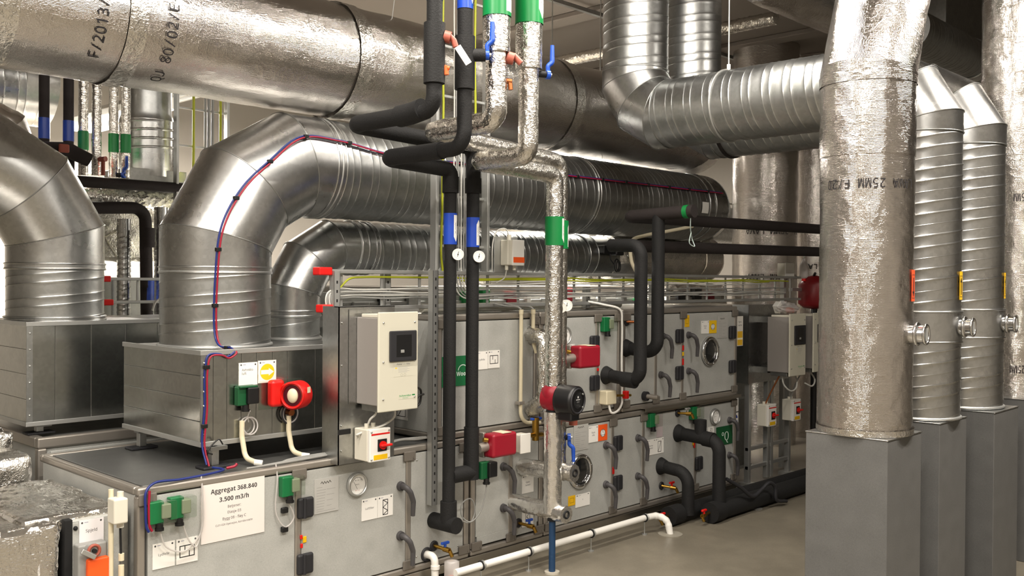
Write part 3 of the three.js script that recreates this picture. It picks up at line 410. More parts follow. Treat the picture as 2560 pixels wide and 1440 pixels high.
{ // first black drop: from the riser with the white tag to the pipe nearest the unit joint
  const zl = -4.0, xa = 2.963, za = -3.374, ya = 2.535, xl = 3.815;
  const t = thing('insulated_pipe', 'black foam insulated pipe whose riser has a red key handle with a white tag', 'pipe', [xa, 0.6, za], 'black chilled water pipes at the near end');
  part('riser', pipe([V(xa, H, za), V(xa, ya, za), V(xa, ya, za - .3)], .037, .075), M.foam, t);
  part('elbow_cover', sweep(rounded([V(xa, ya + .015, za - .08), V(xa, ya + .004, za - .16), V(xa, ya, za - .25)], .05), .052, 24), M.foam, t);
  part('offset_run', pipe([V(xa, ya, za - .2), V(xa, ya, zl), V(xl, ya - .03, zl), V(xl, 2.3, zl)], .043, .06), M.foam, t);
  part('down_pipe', pipe([V(xl, 2.35, zl), V(xl, .62, zl)], .037, .05), M.foam, t);
  sleeve(V(xl, 2.33, zl), V(xl, 2.245, zl), .047, t); sleeve(V(xa, 2.94, za), V(xa, 2.66, za), .05, t); sleeve(V(xl, .9, zl), V(xl, .6, zl), .044, t);
  band(xa, za, 3.045, 3.32, .0385, BM.blueUp, t, 'blue band with a white arrow', .35); band(xl, zl, 1.935, 2.105, .0385, BM.blueUp, t, 'blue band with a white arrow');
  dial(V(xl, 1.88, zl).addScaledVector(RIGHT, .034).addScaledVector(TO_CAM, .035), TO_CAM, .031, t);
  part('key_handle', [sweep([V(xa, 2.88, za).addScaledVector(RIGHT, .045), V(xa, 2.872, za).addScaledVector(RIGHT, .075)], .028, 18), sweep(rounded([V(xa, 2.89, za).addScaledVector(RIGHT, .06), V(xa, 2.86, za).addScaledVector(RIGHT, .09), V(xa, 2.83, za).addScaledVector(RIGHT, .1)], .02), .014, 12)], M.brick, t, 'faded red key handle');
  const tag = part('paper_tag', new RoundedBoxGeometry(.032, .095, .003, 2, .001).rotateZ(.6).rotateY(-.6).translate(xa + .085, 2.79, za + .105), M.white, t, 'white card tag');
  part('bleed_valve', [cyl(V(xa, 2.745, za).addScaledVector(RIGHT, .03), V(xa, 2.73, za).addScaledVector(RIGHT, .07), .01, 10), cyl(V(xa, 2.74, za).addScaledVector(RIGHT, .05), V(xa, 2.70, za).addScaledVector(RIGHT, .055), .014, 10)], M.orange, t);
}
{ // second black drop: lower at the offset, ends in the tee at the lower unit
  const zl = -4.0, xb = 3.172, zb = -3.39, yb = 2.385, xl = 3.64;
  const t = thing('insulated_pipe', 'black foam insulated pipe that ends low in a thick tee at the lower unit', 'pipe', [xb, .3, zb], 'black chilled water pipes at the near end');
  part('riser', pipe([V(xb, H, zb), V(xb, yb, zb), V(xb, yb, zb - .25)], .037, .085), M.foam, t);
  part('offset_run', pipe([V(xb, yb, zb - .16), V(xb, yb, zl), V(xl, yb - .02, zl), V(xl, 2.27, zl)], .044, .07), M.foam, t);
  part('down_pipe', pipe([V(xl, 2.28, zl), V(xl, .42, zl)], .036, .05), M.foam, t);
  sleeve(V(xl, 2.325, zl), V(xl, 2.235, zl), .047, t); sleeve(V(xb, 2.92, zb), V(xb, 2.665, zb), .049, t); sleeve(V(xl, .5, zl), V(xl, .385, zl), .047, t);
  part('tee', pipe([V(xl, .37, ZF), V(xl, .372, -3.93)], .046, .05, 26), M.foam, t);
  band(xb, zb, 3.05, 3.32, .0385, BM.blueDown, t, 'blue band with a white arrow', .35); band(xl, zl, 1.945, 2.12, .0378, BM.blueDown, t, 'blue band with a white arrow');
  dial(V(xl, 1.888, zl).addScaledVector(RIGHT, .043).addScaledVector(TO_CAM, .03), TO_CAM, .03, t);
  const d = V(.72, .02, .69).normalize(); part('valve_cover', cyl(V(xb, 2.83, zb).addScaledVector(d, .02), V(xb, 2.83, zb).addScaledVector(d, .1), .031, 20), M.foam, t);
  ballHandle(V(xb, 2.83, zb).addScaledVector(d, .09), d, .012, .16, M.valveBlue, t);
  part('bypass', pipe([V(3.65, .64, zl), V(3.815, .64, zl)], .045, .03), M.foam, t);
}
{ // foil pair; the pump hangs in the first
  const zl = -3.79, xd = 3.64, zd = -3.405, yd = 2.395, xl = 4.285;
  const t = thing('foil_pipe', 'foil wrapped pipe that carries the red and black circulation pump', 'pipe', [xd, .3, zd], 'foil heating pipes');
  part('riser', foilTube([V(xd, H, zd), V(xd, 2.84, zd)], .069), M.foilPipe, t); part('riser', foilTube([V(xd, 2.88, zd), V(xd, yd, zd), V(xd, yd, zl), V(xl, yd - .02, zl), V(xl, 1.12, zl)], .052, .06), M.foilPipe, t);
  part('down_pipe', foilTube([V(xl, .965, zl), V(xl, .36, zl)], .054), M.foilSmooth, t); part('tee', foilTube([V(xl + .02, .368, ZF), V(xl, .368, -3.68)], .05, .05, .008), M.foilSmooth, t);
  part('cap_ring', ringBead(V(xl, .368, -3.678), Z, .02, .006), M.dark, t);
  band(xd, zd, 3.07, 3.36, .0735, BM.greenDown, t, 'green band with a white arrow', .35); band(xl, zl, 1.955, 2.125, .0575, BM.greenDown, t, 'green band with a white arrow', .5);
  const d = V(.9, 0, .45).normalize(); ballHandle(V(xd, 2.82, zd).addScaledVector(d, .05), d, .05, .155, M.valveBlue, t);
}
{
  const zl = -3.86, xc = 3.334, zc = -3.335, yc = 2.525, xl = 4.405;
  const t = thing('foil_pipe', 'foil wrapped pipe just behind the pump pipe, with a blue lever low down', 'pipe', [xc, .5, zc], 'foil heating pipes');
  part('riser', foilTube([V(xc, H, zc), V(xc, 2.86, zc)], .066), M.foilPipe, t); part('riser', foilTube([V(xc, 2.88, zc), V(xc, yc, zc), V(xc, yc, zl + .03), V(xl, yc - .06, zl), V(xl, .59, zl)], .053, .07), M.foilPipe, t);
  part('tee', foilTube([V(xl - .03, .575, ZF), V(xl, .592, -3.72)], .052, .05, .008), M.foilSmooth, t); part('cap_ring', ringBead(V(xl, .592, -3.718), Z, .02, .006), M.dark, t);
  band(xc, zc, 3.035, 3.34, .0705, BM.greenUp, t, 'green band with a white arrow', .35); band(xl, zl, 1.94, 2.11, .0585, BM.greenUp, t, 'green band with a white arrow', .75);
  dial(V(xl, 1.585, zl).addScaledVector(RIGHT, .005).addScaledVector(TO_CAM, .06), TO_CAM, .033, t); dial(V(xl, 1.595, zl).addScaledVector(RIGHT, .045).addScaledVector(TO_CAM, .03), TO_CAM, .033, t);
  ballHandle(V(xl, .79, zl).addScaledVector(RIGHT, .03), RIGHT, .035, .15, M.valveBlue, t, V(.05, -1, 0).normalize());
  part('key_handle', [cyl(V(xc, 2.84, zc).addScaledVector(RIGHT, .05), V(xc, 2.83, zc).addScaledVector(RIGHT, .085), .03, 18), cyl(V(xc, 2.85, zc).addScaledVector(RIGHT, .08), V(xc, 2.81, zc).addScaledVector(RIGHT, .12), .016, 12)], M.brick, t, 'faded red key handle');
  part('bleed_valve', [cyl(V(xc, 2.725, zc).addScaledVector(RIGHT, .04), V(xc, 2.72, zc).addScaledVector(RIGHT, .075), .014, 10), cyl(V(xc, 2.73, zc).addScaledVector(RIGHT, .065), V(xc, 2.68, zc).addScaledVector(RIGHT, .07), .012, 10)], M.copper, t);
}
{ // short foil loop beside them
  const t = thing('foil_pipe', 'short foil wrapped pipe loop out of the upper unit behind the pump pipe', 'pipe', [4.42, .95, -4.0]);
  part('loop', foilTube([V(4.44, 1.40, ZF), V(4.44, 1.40, -4.0), V(4.44, 1.0, -4.0), V(4.44, .93, ZF)], .048, .08, .012), M.foilPipe, t);
}
{ // circulation pump
  const c = V(4.285, 1.045, -3.79), d = V(.12, -.02, 1).normalize(), P = (k) => c.clone().addScaledVector(d, k);
  const t = thing('circulation_pump', 'red circulation pump with a round black motor on the foil pipe', 'pump', [c.x, .96, c.z]);
  part('volute', [sweep([V(c.x, 1.125, c.z), V(c.x, 1.1, c.z), V(c.x, 1.06, c.z), V(c.x, 1.0, c.z), V(c.x, .975, c.z)], (s) => s < .01 ? .048 : s < .08 ? .072 : s < .13 ? .06 : .036, 24), sweep([P(-.05), P(0), P(.05)], (s) => .07, 28)], M.red, t, 'red cast pump body');
  for (const y of [1.13, .965]) part('union_nut', cyl(V(c.x, y - .012, c.z), V(c.x, y + .012, c.z), .042, 8), M.dark, t);
  part('motor', sweep([P(.05), P(.055), P(.07), P(.155), P(.168), P(.175)], (s) => s < .004 ? .07 : s > .122 ? .08 : .088, 40), M.black, t, 'black motor can');
  part('face_ring', ringBead(P(.176), d, .072, .006), M.rubber, t); const f = new THREE.CircleGeometry(.045, 30); f.applyQuaternion(new THREE.Quaternion().setFromUnitVectors(V(0, 0, 1), d)); const e = P(.1765); f.translate(e.x, e.y, e.z);
  part('face_print', f, printed(128, 128, '#17181a', (g) => { g.fillStyle = '#d8d8d8'; g.fillRect(56, 22, 16, 18); g.fillStyle = '#b0b0b0'; g.fillRect(34, 48, 60, 8); g.fillStyle = '#555'; g.fillRect(46, 64, 40, 14); g.fillStyle = '#333'; for (let i = 0; i < 3; i++) g.fillRect(44 + i * 16, 88, 8, 18); }), t);
  for (const a of [.7, -.7]) part('face_screw', cyl(P(.175).add(V(.055 * Math.cos(a), .06 * Math.sin(a), 0)), P(.181).add(V(.055 * Math.cos(a), .06 * Math.sin(a), 0)), .006, 10), M.steel, t);
  part('terminal_box', box(4.25, 4.33, .925, .985, -3.73, -3.62, .012), M.black, t); part('flow_valve', [cyl(V(4.34, .93, -3.80), V(4.42, .91, -3.72), .022, 14), cyl(V(4.4, .93, -3.73), V(4.4, .88, -3.73), .026, 12)], M.brick, t);
}
function actuator(x, y, z, w, h, neckX, label) {
  const t = thing('valve_actuator', label, 'actuator', [neckX, y, z]);
  part('neck', cyl(V(neckX, y - .01, z), V(x + .01, y - .005, z), .028, 18), M.alu, t); part('bracket', box(x - .004, x + .02, y - h / 2 - .004, y + h / 2 + .002, z - .058, z - .02, .006), M.alu, t);
  part('cover', box(x, x + w, y - h / 2, y + h / 2, z - .03, z + .06, .018), M.red, t, 'red plastic cover'); part('label', box(x + w * .38, x + w * .75, y + h / 2 - .002, y + h / 2 + .001, z - .03, z + .058), M.cream, t);
  part('brass_nut', cyl(V(neckX + .03, y + .04, z + .01), V(neckX + .055, y + .035, z + .02), .013, 8), M.brass, t);
}
actuator(3.905, .785, -3.97, .2, .14, 3.84, 'red valve actuator on the tall black pipe in front of the lower unit');
actuator(4.545, 1.272, -3.86, .205, .14, 4.44, 'red valve actuator on the foil pipe in front of the upper unit');
function sensor(name, label, base, dark) {            // small control box: back plate, cover, cable gland
  const [x, y, z] = base, t = thing('pressure_transmitter', label, 'sensor', base);
  part('back_plate', box(x - .054, x + .012, y - .05, y + .05, z, z + .04, .006), dark ? M.greenDark : M.greenBox, t, 'green housing'); if (dark) part('cover', box(x - .01, x + .055, y - .042, y + .046, z, z + .062, .007), M.black, t); else part('circuit_board', box(x - .002, x + .042, y - .03, y + .036, z, z + .05, .006), M.coverOlive, t);
  part('gland', [cyl(V(x - .006, y - .046, z + .03), V(x - .006, y - .078, z + .03), .017, 14), cyl(V(x - .006, y - .07, z + .03), V(x - .006, y - .082, z + .03), .021, 8)], M.black, t);
  if (!dark) part('clear_lid', box(x - .014, x + .06, y - .047, y + .05, z + .012, z + .07, .006), M.clear, t); return t;
}
sensor('', 'green and clear transmitter box, first of two beside the flow rate notice', [1.995, .70, ZF]);
sensor('', 'green and clear transmitter box, nearer the flow rate notice of the pair', [2.09, .706, ZF]);
sensor('', 'green and clear transmitter box between the flow rate notice and the first gauge', [2.672, .715, ZF]);
sensor('', 'green transmitter box above the round gauge hinge on the upper unit', [5.2, 1.447, ZF]);
sensor('', 'green transmitter box on the lower unit beside the pale sticker', [5.742, .735, ZF]);
sensor('', 'green transmitter box near the far gauge on the lower unit', [6.29, .735, ZF]);
{ const t = sensor('', 'green and black sensor box on the bypass between the two black pipes', [3.905, .645, -3.99], true); part('cable', curve([V(3.9, .565, -3.96), V(3.9, .5, -3.97), V(3.88, .4, -3.99), V(3.83, .345, -4.02), V(3.79, .38, -4.05), V(3.8, .45, -4.06), V(3.86, .47, -4.05), V(3.885, .41, -4.04), V(3.84, .34, -4.03), V(3.7, .4, -4.04)], .004, 6, 60), M.cableGrey, t); }
for (const [x, x2, y] of [[1.99, 2.2, .62], [2.1, 2.2, .628], [2.66, 2.6, .633]]) solo('sensor_tube', curve([V(x, y, ZF + .03), V(x + .03, y - .08, ZF + .03), V((x + x2) / 2 + .02, y - .12, ZF + .02), V(x2, y - .05, ZF + .012), V(x2 + .005, .76, ZF + .012), V(x2 + .01, .826, ZF - .01)], .004, 6, 30), M.plasticClear, x < 2.05 ? 'clear hose looping from the first paired transmitter' : x < 2.3 ? 'clear hose looping from the second paired transmitter' : 'clear hose looping from the single transmitter beside the notice', 'hose');
// ---------------------------------------------------------------- black pipes farther along
function pipeRun(label, ps, r, R, flare, extra) { const t = thing('insulated_pipe', label, 'pipe', [ps[0].x, Math.min(...ps.map(p => p.y)), ps[0].z]); part('pipe_run', pipe(ps, r, R, 24, 8), M.foam, t); if (flare) part('flared_end', sweep([V(ps[0].x, ps[0].y, ZF), V(ps[0].x, ps[0].y, ZF + .02), V(ps[0].x, ps[0].y, ZF + .05)], (s) => r + .02 - s * .4, 26), M.foam, t); if (extra) extra(t); return t; }
pipeRun('black foam insulated pipe looping from the upper unit, lower of the two at the top', [V(5.217, 1.095, ZF), V(5.217, 1.075, -3.84), V(5.217, 1.985, -3.84), V(5.217, 1.99, -4.1)], .044, .08, true, t => { part('long_run', pipe([V(5.217, 1.99, -4.03), V(5.217, 1.99, -4.1), V(8.75, 2.03, -4.1), V(8.75, 1.2, -4.1)], .043, .06), M.foamBrown, t); sleeve(V(5.217, 1.078, -3.98), V(5.217, 1.075, -3.88), .052, t); });
pipeRun('black foam insulated pipe from the upper unit with a green taped stub at the top', [V(5.44, 1.272, ZF), V(5.44, 1.25, -3.86), V(5.44, 2.2, -3.86)], .044, .09, true, t => { part('cross_run', pipe([V(5.44, 2.215, -3.57), V(5.44, 2.2, -4.12), V(8.75, 2.24, -4.12)], .044, .05), M.foamBrown, t); part('colour_band', cyl(V(5.44, 2.213, -3.645), V(5.44, 2.214, -3.61), .0455, 26), M.green, t, 'green tape band'); part('hook', curve([V(5.44, 2.17, -3.6), V(5.44, 2.1, -3.6), V(5.46, 2.03, -3.6), V(5.46, 1.98, -3.58), V(5.43, 2.0, -3.6), V(5.45, 2.08, -3.6)], .004, 6, 30), M.wire, t); });
pipeRun('black foam insulated pipe going down to the floor in front of the green sign', [V(6.096, .597, ZF), V(6.096, .58, -3.77), V(6.096, .06, -3.77)], .048, .09, true, t => { part('branch', cyl(V(6.098, .58, -3.93), V(6.098, .72, -3.93), .043, 20), M.foam, t); sleeve(V(6.096, .585, -3.9), V(6.096, .58, -3.82), .056, t); });
pipeRun('shorter black foam insulated pipe going down to the floor beside the far door', [V(5.876, .378, ZF), V(5.876, .36, -3.89), V(5.876, .06, -3.89)], .045, .1, true);
for (const [x0, z, r, lab] of [[5.7, -3.93, .06, 'black insulated header pipe on the floor nearest the unit'], [5.98, -3.765, .065, 'black insulated header pipe on the floor nearest the walkway']]) {
  const t = thing('insulated_pipe', lab, 'pipe', [x0, 0, z]); part('pipe_run', pipe([V(x0, r + .012, z), V(9.6, r + .012, z)], r, .05, 26), M.foam, t); sleeve(V(x0 - .01, r + .012, z), V(x0 + .12, r + .012, z), r + .01, t);
  for (const x of [6.6, 8.2]) part('support', box(x - .03, x + .03, 0, .012, z - .05, z + .05), M.steel, t);
}
solo('rubber_hose', curve([V(6.15, .3, -3.74), V(6.3, .22, -3.71), V(6.42, .14, -3.68), V(6.55, .17, -3.68), V(6.65, .21, -3.67), V(6.72, .17, -3.66), V(6.74, .07, -3.66), V(6.9, .03, -3.66)], .014, 10, 40), M.rubber, 'black curling hose beside the floor headers', 'hose');
function drainTap(label, x, y, z, dir, handleMat, bodyMat, seal) {
  const t = thing('drain_tap', label, 'tap', [x, y, z]), e = V(x, y, z).addScaledVector(dir, .11);
  if (seal) part('seal_ring', [ringBead(V(x, y, z + .004), Z, .022, .008), cyl(V(x, y, z), V(x, y, z + .008), .022, 16)], M.rubber, t);
  part('body', [cyl(V(x, y, z), e, .010, 12), cyl(e.clone().addScaledVector(dir, -.04), e, .016, 8), cyl(e, e.clone().add(V(.012, -.035, .01)), .011, 10)], bodyMat, t);
  const h = e.clone().addScaledVector(dir, -.03).add(V(0, .02, 0)); part('handle', [cyl(h.clone().add(V(0, -.01, 0)), h.clone().add(V(0, .012, 0)), .008, 8), box(h.x - .028, h.x + .028, h.y + .008, h.y + .024, h.z - .009, h.z + .009, .005)], handleMat, t);
}
drainTap('brass drain tap with a blue handle above the white siphon', 3.645, .222, ZF, V(.25, -.12, 1).normalize(), M.valveBlue, M.brass, true);
drainTap('brass drain tap with a blue handle beside the foil stub', 4.347, .228, ZF, V(.25, -.1, 1).normalize(), M.valveBlue, M.brass, true);
drainTap('brass drain tap with a red handle under the last handles', 5.881, .232, ZF, V(.5, -.12, 1).normalize(), M.redBright, M.brass, true);
drainTap('brass tap with a red handle at the end of the header by the unit', 5.68, .075, -3.93, V(-1, -.05, .15).normalize(), M.redBright, M.brass, false);
drainTap('brass tap with a red handle at the end of the walkway header', 5.96, .08, -3.765, V(-1, -.05, .1).normalize(), M.redBright, M.brass, false);
drainTap('brass stub tap under the far transmitter on the lower unit', 6.083, .752, ZF, V(.35, 0, 1).normalize(), M.steel, M.brass, true);
drainTap('copper stub tap high on the upper unit beside the black pipes', 5.44, 1.458, ZF, V(.5, 0, 1).normalize(), M.copper, M.copper, true);
{ const t = thing('test_port', 'grey pipe stub with a rubber collar low on the upper unit', 'port', [5.66, .915, ZF]); part('collar', sweep([V(5.66, .915, ZF), V(5.66, .915, ZF + .03)], .034, 22), M.rubber, t); part('stub', cyl(V(5.66, .915, ZF + .02), V(5.69, .91, ZF + .1), .018, 16), M.alu, t); }
{ const t = thing('junction_box', 'small cream box with a red tap between the doors of the upper unit', 'box', [5.197, .95, ZF]); part('body', box(5.14, 5.25, .9, .995, ZF, ZF + .07, .008), M.cream, t); part('tap', [cyl(V(5.25, .955, ZF + .04), V(5.42, .945, ZF + .06), .009, 10)], M.brass, t); part('handle', box(5.35, 5.385, .925, .98, ZF + .04, ZF + .075, .006), M.redBright, t); }
{ const t = thing('junction_box', 'cream box beside the red actuator on the lower unit', 'box', [4.2, .77, -3.93]); part('body', box(4.17, 4.25, .71, .82, -4.02, -3.95, .008), M.offwhite, t); part('lid', box(4.166, 4.254, .706, .824, -3.952, -3.94, .004), M.white, t); part('stem', cyl(V(4.25, .8, -3.99), V(4.42, .79, -4.0), .014, 12), M.brass, t); part('valve_body', cyl(V(4.36, .76, -4.0), V(4.36, .9, -4.0), .022, 12), M.brass, t); part('handle', box(4.33, 4.41, .885, .9, -4.02, -3.99, .004), M.valveBlue, t); part('bracket', box(4.2, 4.23, .74, .79, ZF, -4.01), M.steel, t); }
// ---------------------------------------------------------------- pedestals and columns at the walkway
function pedestal(x0, x1, z0, z1, h, label) {
  const t = thing('pedestal', label, 'pedestal', [(x0 + x1) / 2, 0, (z0 + z1) / 2]); part('shaft', box(x0, x1, 0, h - .006, z0, z1, .004), M.pedestal, t); part('top_sheet', box(x0 - .003, x1 + .003, h - .006, h, z0 - .003, z1 + .003, .002), M.zincShiny, t); return t;
}
pedestal(4.385, 4.785, -2.225, -1.82, 1.02, 'grey square pedestal under the foil wrapped column nearest the camera');
pedestal(5.11, 5.50, -2.24, -1.85, 1.02, 'grey square pedestal under the first bare spiral column');
pedestal(5.765, 6.19, -2.22, -1.79, 1.02, 'grey square pedestal under the second bare spiral column');
pedestal(6.56, 7.06, -2.25, -1.76, 1.02, 'grey square pedestal under the last foil column at the frame edge');
const NZ = V(.08, 0, 1).normalize();
function nozzle(c, r, y, parent) { const a = V(c.x, y, c.z).addScaledVector(NZ, r - .02), b = a.clone().addScaledVector(NZ, .085);
  const n = part('test_nozzle', [cyl(a, b, .043, 30), ringBead(b, NZ, .045, .007), ringBead(a.clone().addScaledVector(NZ, .045), NZ, .05, .008)], M.chrome, parent, 'short capped test nozzle'); part('nozzle_handle', cyl(b.clone().add(V(0, -.03, 0)).addScaledVector(NZ, .004), b.clone().add(V(0, .03, 0)).addScaledVector(NZ, .004), .005, 8), M.steel, n); }
const arrowMat = (bg, up) => printed(64, 160, bg, (g) => { g.strokeStyle = '#222'; g.lineWidth = 3; g.strokeRect(10, 26, 44, 118); g.fillStyle = '#1a1a1a'; g.fillRect(25, 40, 14, 92); g.beginPath(); const a = up ? 1 : -1, m = 86; g.moveTo(32, m - a * 54); g.lineTo(14, m - a * 24); g.lineTo(50, m - a * 24); g.fill(); });
const AM = { orange: arrowMat('#e8562c', false), yellow: arrowMat('#e2b21a', true) };
function arrowSticker(c, r, y, mat, parent, th) { part('arrow_sticker', arcPatch(r, .15, th - .13, .26).translate(c.x, y, c.z), mat, parent, 'arrow sticker'); }
{
  const x = 4.585, z = -2.02, t = thing('foil_duct', 'foil wrapped column on the nearest pedestal, leaning over at the top', 'duct', [x, 1.02, z]);
  const ff = (s, a) => .005 * (nf((s * 40) % 100, a * 15.9) - .5) + .003 * (nf((s * 300) % 100, a * 31.8) - .5);
  part('foil_wrap', sweep(dense([V(x, 1.022, z), V(x, 2.36, z)], .02), (s, a) => .218 + ff(s, a), 120), M.foil, t); part('foil_wrap', sweep(dense([V(x, 2.355, z), V(x, 2.72, z)], .02), (s, a) => .222 + ff(s + 2, a), 120), M.foil, t);
  part('tape_band', sweep(dense([V(x, 2.70, z), V(x, 2.75, z)], .01), (s, a) => .2245 + .004 * nf(s * 400, a * 40), 120, false), M.foil, t);
  part('lean', mitre([V(x, 2.7, z), V(x, 2.76, z), V(x + .19, 3.24, z), V(x + .62, 3.68, z), V(x + 1.2, 3.86, z)], .222, 100, { step: .03, f: (s, a) => ff(s + 4, a) }).segs, M.foil, t);
  part('base_skirt', sweep(dense([V(x, 1.022, z), V(x, 1.05, z)], .01), (s, a) => .224 + .004 * nf(a * 40, s * 900), 90, false), M.foilPipe, t);
  nozzle(V(x, 0, z), .22, 1.505, t); arrowSticker({ x, z }, .2235, 1.735, AM.orange, t, .12);
  const g = arcPatch(.2235, .075, -2.3, 2.5); g.translate(x, 2.215, z); part('stencil_print', g, stencil('LAVA 25MM F/20', 108, 1024, 120, true), t, 'black stencilled print upside down');
}
for (const [x, lab, rr, i] of [[5.31, 'bare spiral duct column beside the foil column, bent back overhead', .2, 0], [5.975, 'second bare spiral duct column, farther from the foil column', .212, 1]]) {
  const z = -2.03, t = roundDuct('spiral_duct', lab, [x, 1.02, z], null, rr, [[V(x, 1.025, z), V(x, 1.44, z), .1], [V(x, 1.59, z), V(x, 2.555, z), .4]], { mat: M.zincShiny, collars: [[V(x, 1.515, z), Y, rr, .16]], sp: { ribs: [[0, .0036, .007], [.34, .0036, .007], [.67, .0014, .003]], pitch: .175 } });
  const y = 2.855, A = y - .242, m = mitre([V(x, A - .06, z), V(x, A, z), V(x, A + .153, z - .0885), V(x, y, z - .242), V(x, y, z - .42)], rr + .004, 56);
  m.segs.forEach(g => part('elbow_segment', g, M.zincShiny, t)); m.rings.forEach((R, k) => part('seam', bead(R, .004), M.zincDark, t));
  part('base_collar', ringBead(V(x, 1.03, z), Y, rr + .003, .009), M.steel, t);
  const r2 = .222, zb = -3.97; part('spiral_pipe', spiral(V(x, y, z - .4), V(x, y, zb + .26), r2, { phase: .2 }), M.zinc, t);
  const m2 = mitre([V(x, y, zb + .28), V(x, y, zb + .242), V(x, y + .0885, zb + .089), V(x, y + .242, zb), V(x, y + .32, zb)], r2 + .003, 56); m2.segs.forEach(g => part('elbow_segment', g, M.zincShiny, t)); m2.rings.forEach(R => part('seam', bead(R, .0035), M.zincDark, t));
  part('spiral_pipe', spiral(V(x, y + .3, zb), V(x, ROOM.h, zb), r2, { phase: .6 }), M.zinc, t);
  nozzle(V(x, 0, z), rr, 1.515, t); arrowSticker({ x, z }, rr + .0065, 1.735, AM.yellow, t, i ? .14 : .06);
  if (!i) { part('hanger_rod', cyl(V(x, y + r2, -3.24), V(x, ROOM.h, -3.24), .005, 8), M.steel, t); part('hanger_nut', cyl(V(x, y + r2 - .005, -3.24), V(x, y + r2 + .04, -3.24), .012, 8), M.white, t); part('clamp_band', ringBead(V(x, y, -3.24), Z, r2 + .003, .007), M.steel, t); } else part('rubber_band', ringBead(V(x, y, -3.62), Z, r2 + .002, .014), M.foamBrown, t);
}
{
  const x = 6.86, z = -2.01, t = thing('foil_duct', 'foil wrapped column at the frame edge, last of the walkway row', 'duct', [x, 1.02, z]); const ff = (s, a) => .005 * (nf((s * 50) % 100, a * 15.9) - .5) + .003 * (nf((s * 300) % 100, a * 31.8) - .5);
  part('foil_wrap', sweep(dense([V(x, 1.02, z), V(x, 2.4, z)], .025), (s, a) => .212 + ff(s, a), 90), M.foil, t); part('foil_wrap', sweep(dense([V(x, 2.395, z), V(x, H, z)], .025), (s, a) => .217 + ff(s + 3, a), 90), M.foil, t);
  for (const [y, a] of [[2.3, -1.5], [1.2, -1.55]]) { const g = arcPatch(.2215, .085, a, 1.2); g.translate(x, y, z); part('stencil_print', g, stencil('LAVA 25MM', 120, 768, 140, true), t, 'black stencilled print'); }
}
// ---------------------------------------------------------------- ducts high at the far right
{ const y = 4.0, z = -3.6, t = thing('foil_duct', 'foil insulated duct tight under the ceiling behind the foil column', 'duct', [8, y, z]); part('foil_wrap', sweep(dense([V(6.3, y, z), V(13.3, y, z)], .08), lump(.205, .012), 48), M.foil, t); }
{ const t = thing('spiral_duct', 'small dark spiral duct far behind the bare columns', 'duct', [9, 3.6, -2.9]); part('spiral_pipe', spiral(V(7.3, 3.66, -2.9), V(13.3, 3.66, -2.9), .16), M.zincDark, t); part('end_cap', cyl(V(7.28, 3.66, -2.9), V(7.32, 3.66, -2.9), .163, 40), M.zincDark, t); for (const x of [8.6, 10.2]) part('collar', [ringBead(V(x, 3.66, -2.9), X, .168, .01), sweep([V(x, 3.66, -2.9), V(x + .15, 3.66, -2.9)], .17, 40, false)], M.zincShiny, t); }
{ const t = thing('duct_box', 'rectangular galvanised duct under the ceiling behind the bare columns', 'duct box', [9.2, 3.85, -3.1]); part('body', box(8.0, 11.5, 3.86, 4.28, -3.32, -2.9, .004), M.zincDark, t); for (const x of [8.0, 9.2, 10.3]) part('flange', box(x - .015, x + .015, 3.84, 4.29, -3.34, -2.88, .003), M.zinc, t); }
{ const t = thing('foil_pipe', 'thin foil wrapped pipe high behind the two rising spiral ducts', 'pipe', [7.2, 3.9, -5.5]); part('run', foilTube([V(7.2, 3.92, -8), V(7.2, 3.92, -3.95)], .055, .05, .01), M.foilPipe, t); }
// wide foil risers behind the far end of the units
for (const [x, z, r, lab, i] of [[9.45, -5.3, .345, 'wide foil wrapped riser behind the far end of the units, nearer of two', 0], [10.35, -5.15, .34, 'wide foil wrapped riser farther along, half hidden by the near foil column', 1]]) {
  const t = thing('foil_duct', lab, 'duct', [x, 0, z]); part('foil_wrap', sweep(dense([V(x, 0, z), V(x, 2.6, z)], .06), lump(r, .006), 64), M.foil, t); part('foil_wrap', sweep(dense([V(x, 2.59, z), V(x, H, z)], .06), lump(r + .006, .006), 64), M.foil, t);
  for (const y of i ? [1.92] : [2.28, 1.8]) { const g = arcPatch(r + .02, .1, -1.6, 1.7); g.translate(x, y, z); part('stencil_print', g, stencil('AL 25MM LAVA', 120, 768, 140, true), t, 'black stencilled print'); }
}
// ---------------------------------------------------------------- cable ladders
function ladder(label, rails, rungs, caps, base) { const t = thing('cable_ladder', label, 'cable ladder', base); for (const [a, b] of rails) { const d = b.clone().sub(a), v = Math.abs(d.y) > Math.abs(d.x); part('side_rail', v ? box(a.x - .011, a.x + .011, Math.min(a.y, b.y), Math.max(a.y, b.y), a.z - .028, a.z + .028, .004) : box(a.x, b.x, a.y - .011, a.y + .011, a.z - .028, a.z + .028, .004), M.steel, t); } for (const [a, b] of rungs) part('rung', box(Math.min(a.x, b.x) - .008, Math.max(a.x, b.x) + .008, Math.min(a.y, b.y) - .008, Math.max(a.y, b.y) + .008, a.z - .016, a.z - .004, .002), M.steel, t); for (const c of caps) part('end_cap', box(c.x - .03, c.x + .055, c.y - .022, c.y + .022, c.z - .034, c.z + .034, .008), M.redBright, t, 'red plastic end cap'); return t; }
const ZT = -4.3, yT = 1.788, yB = 1.588;
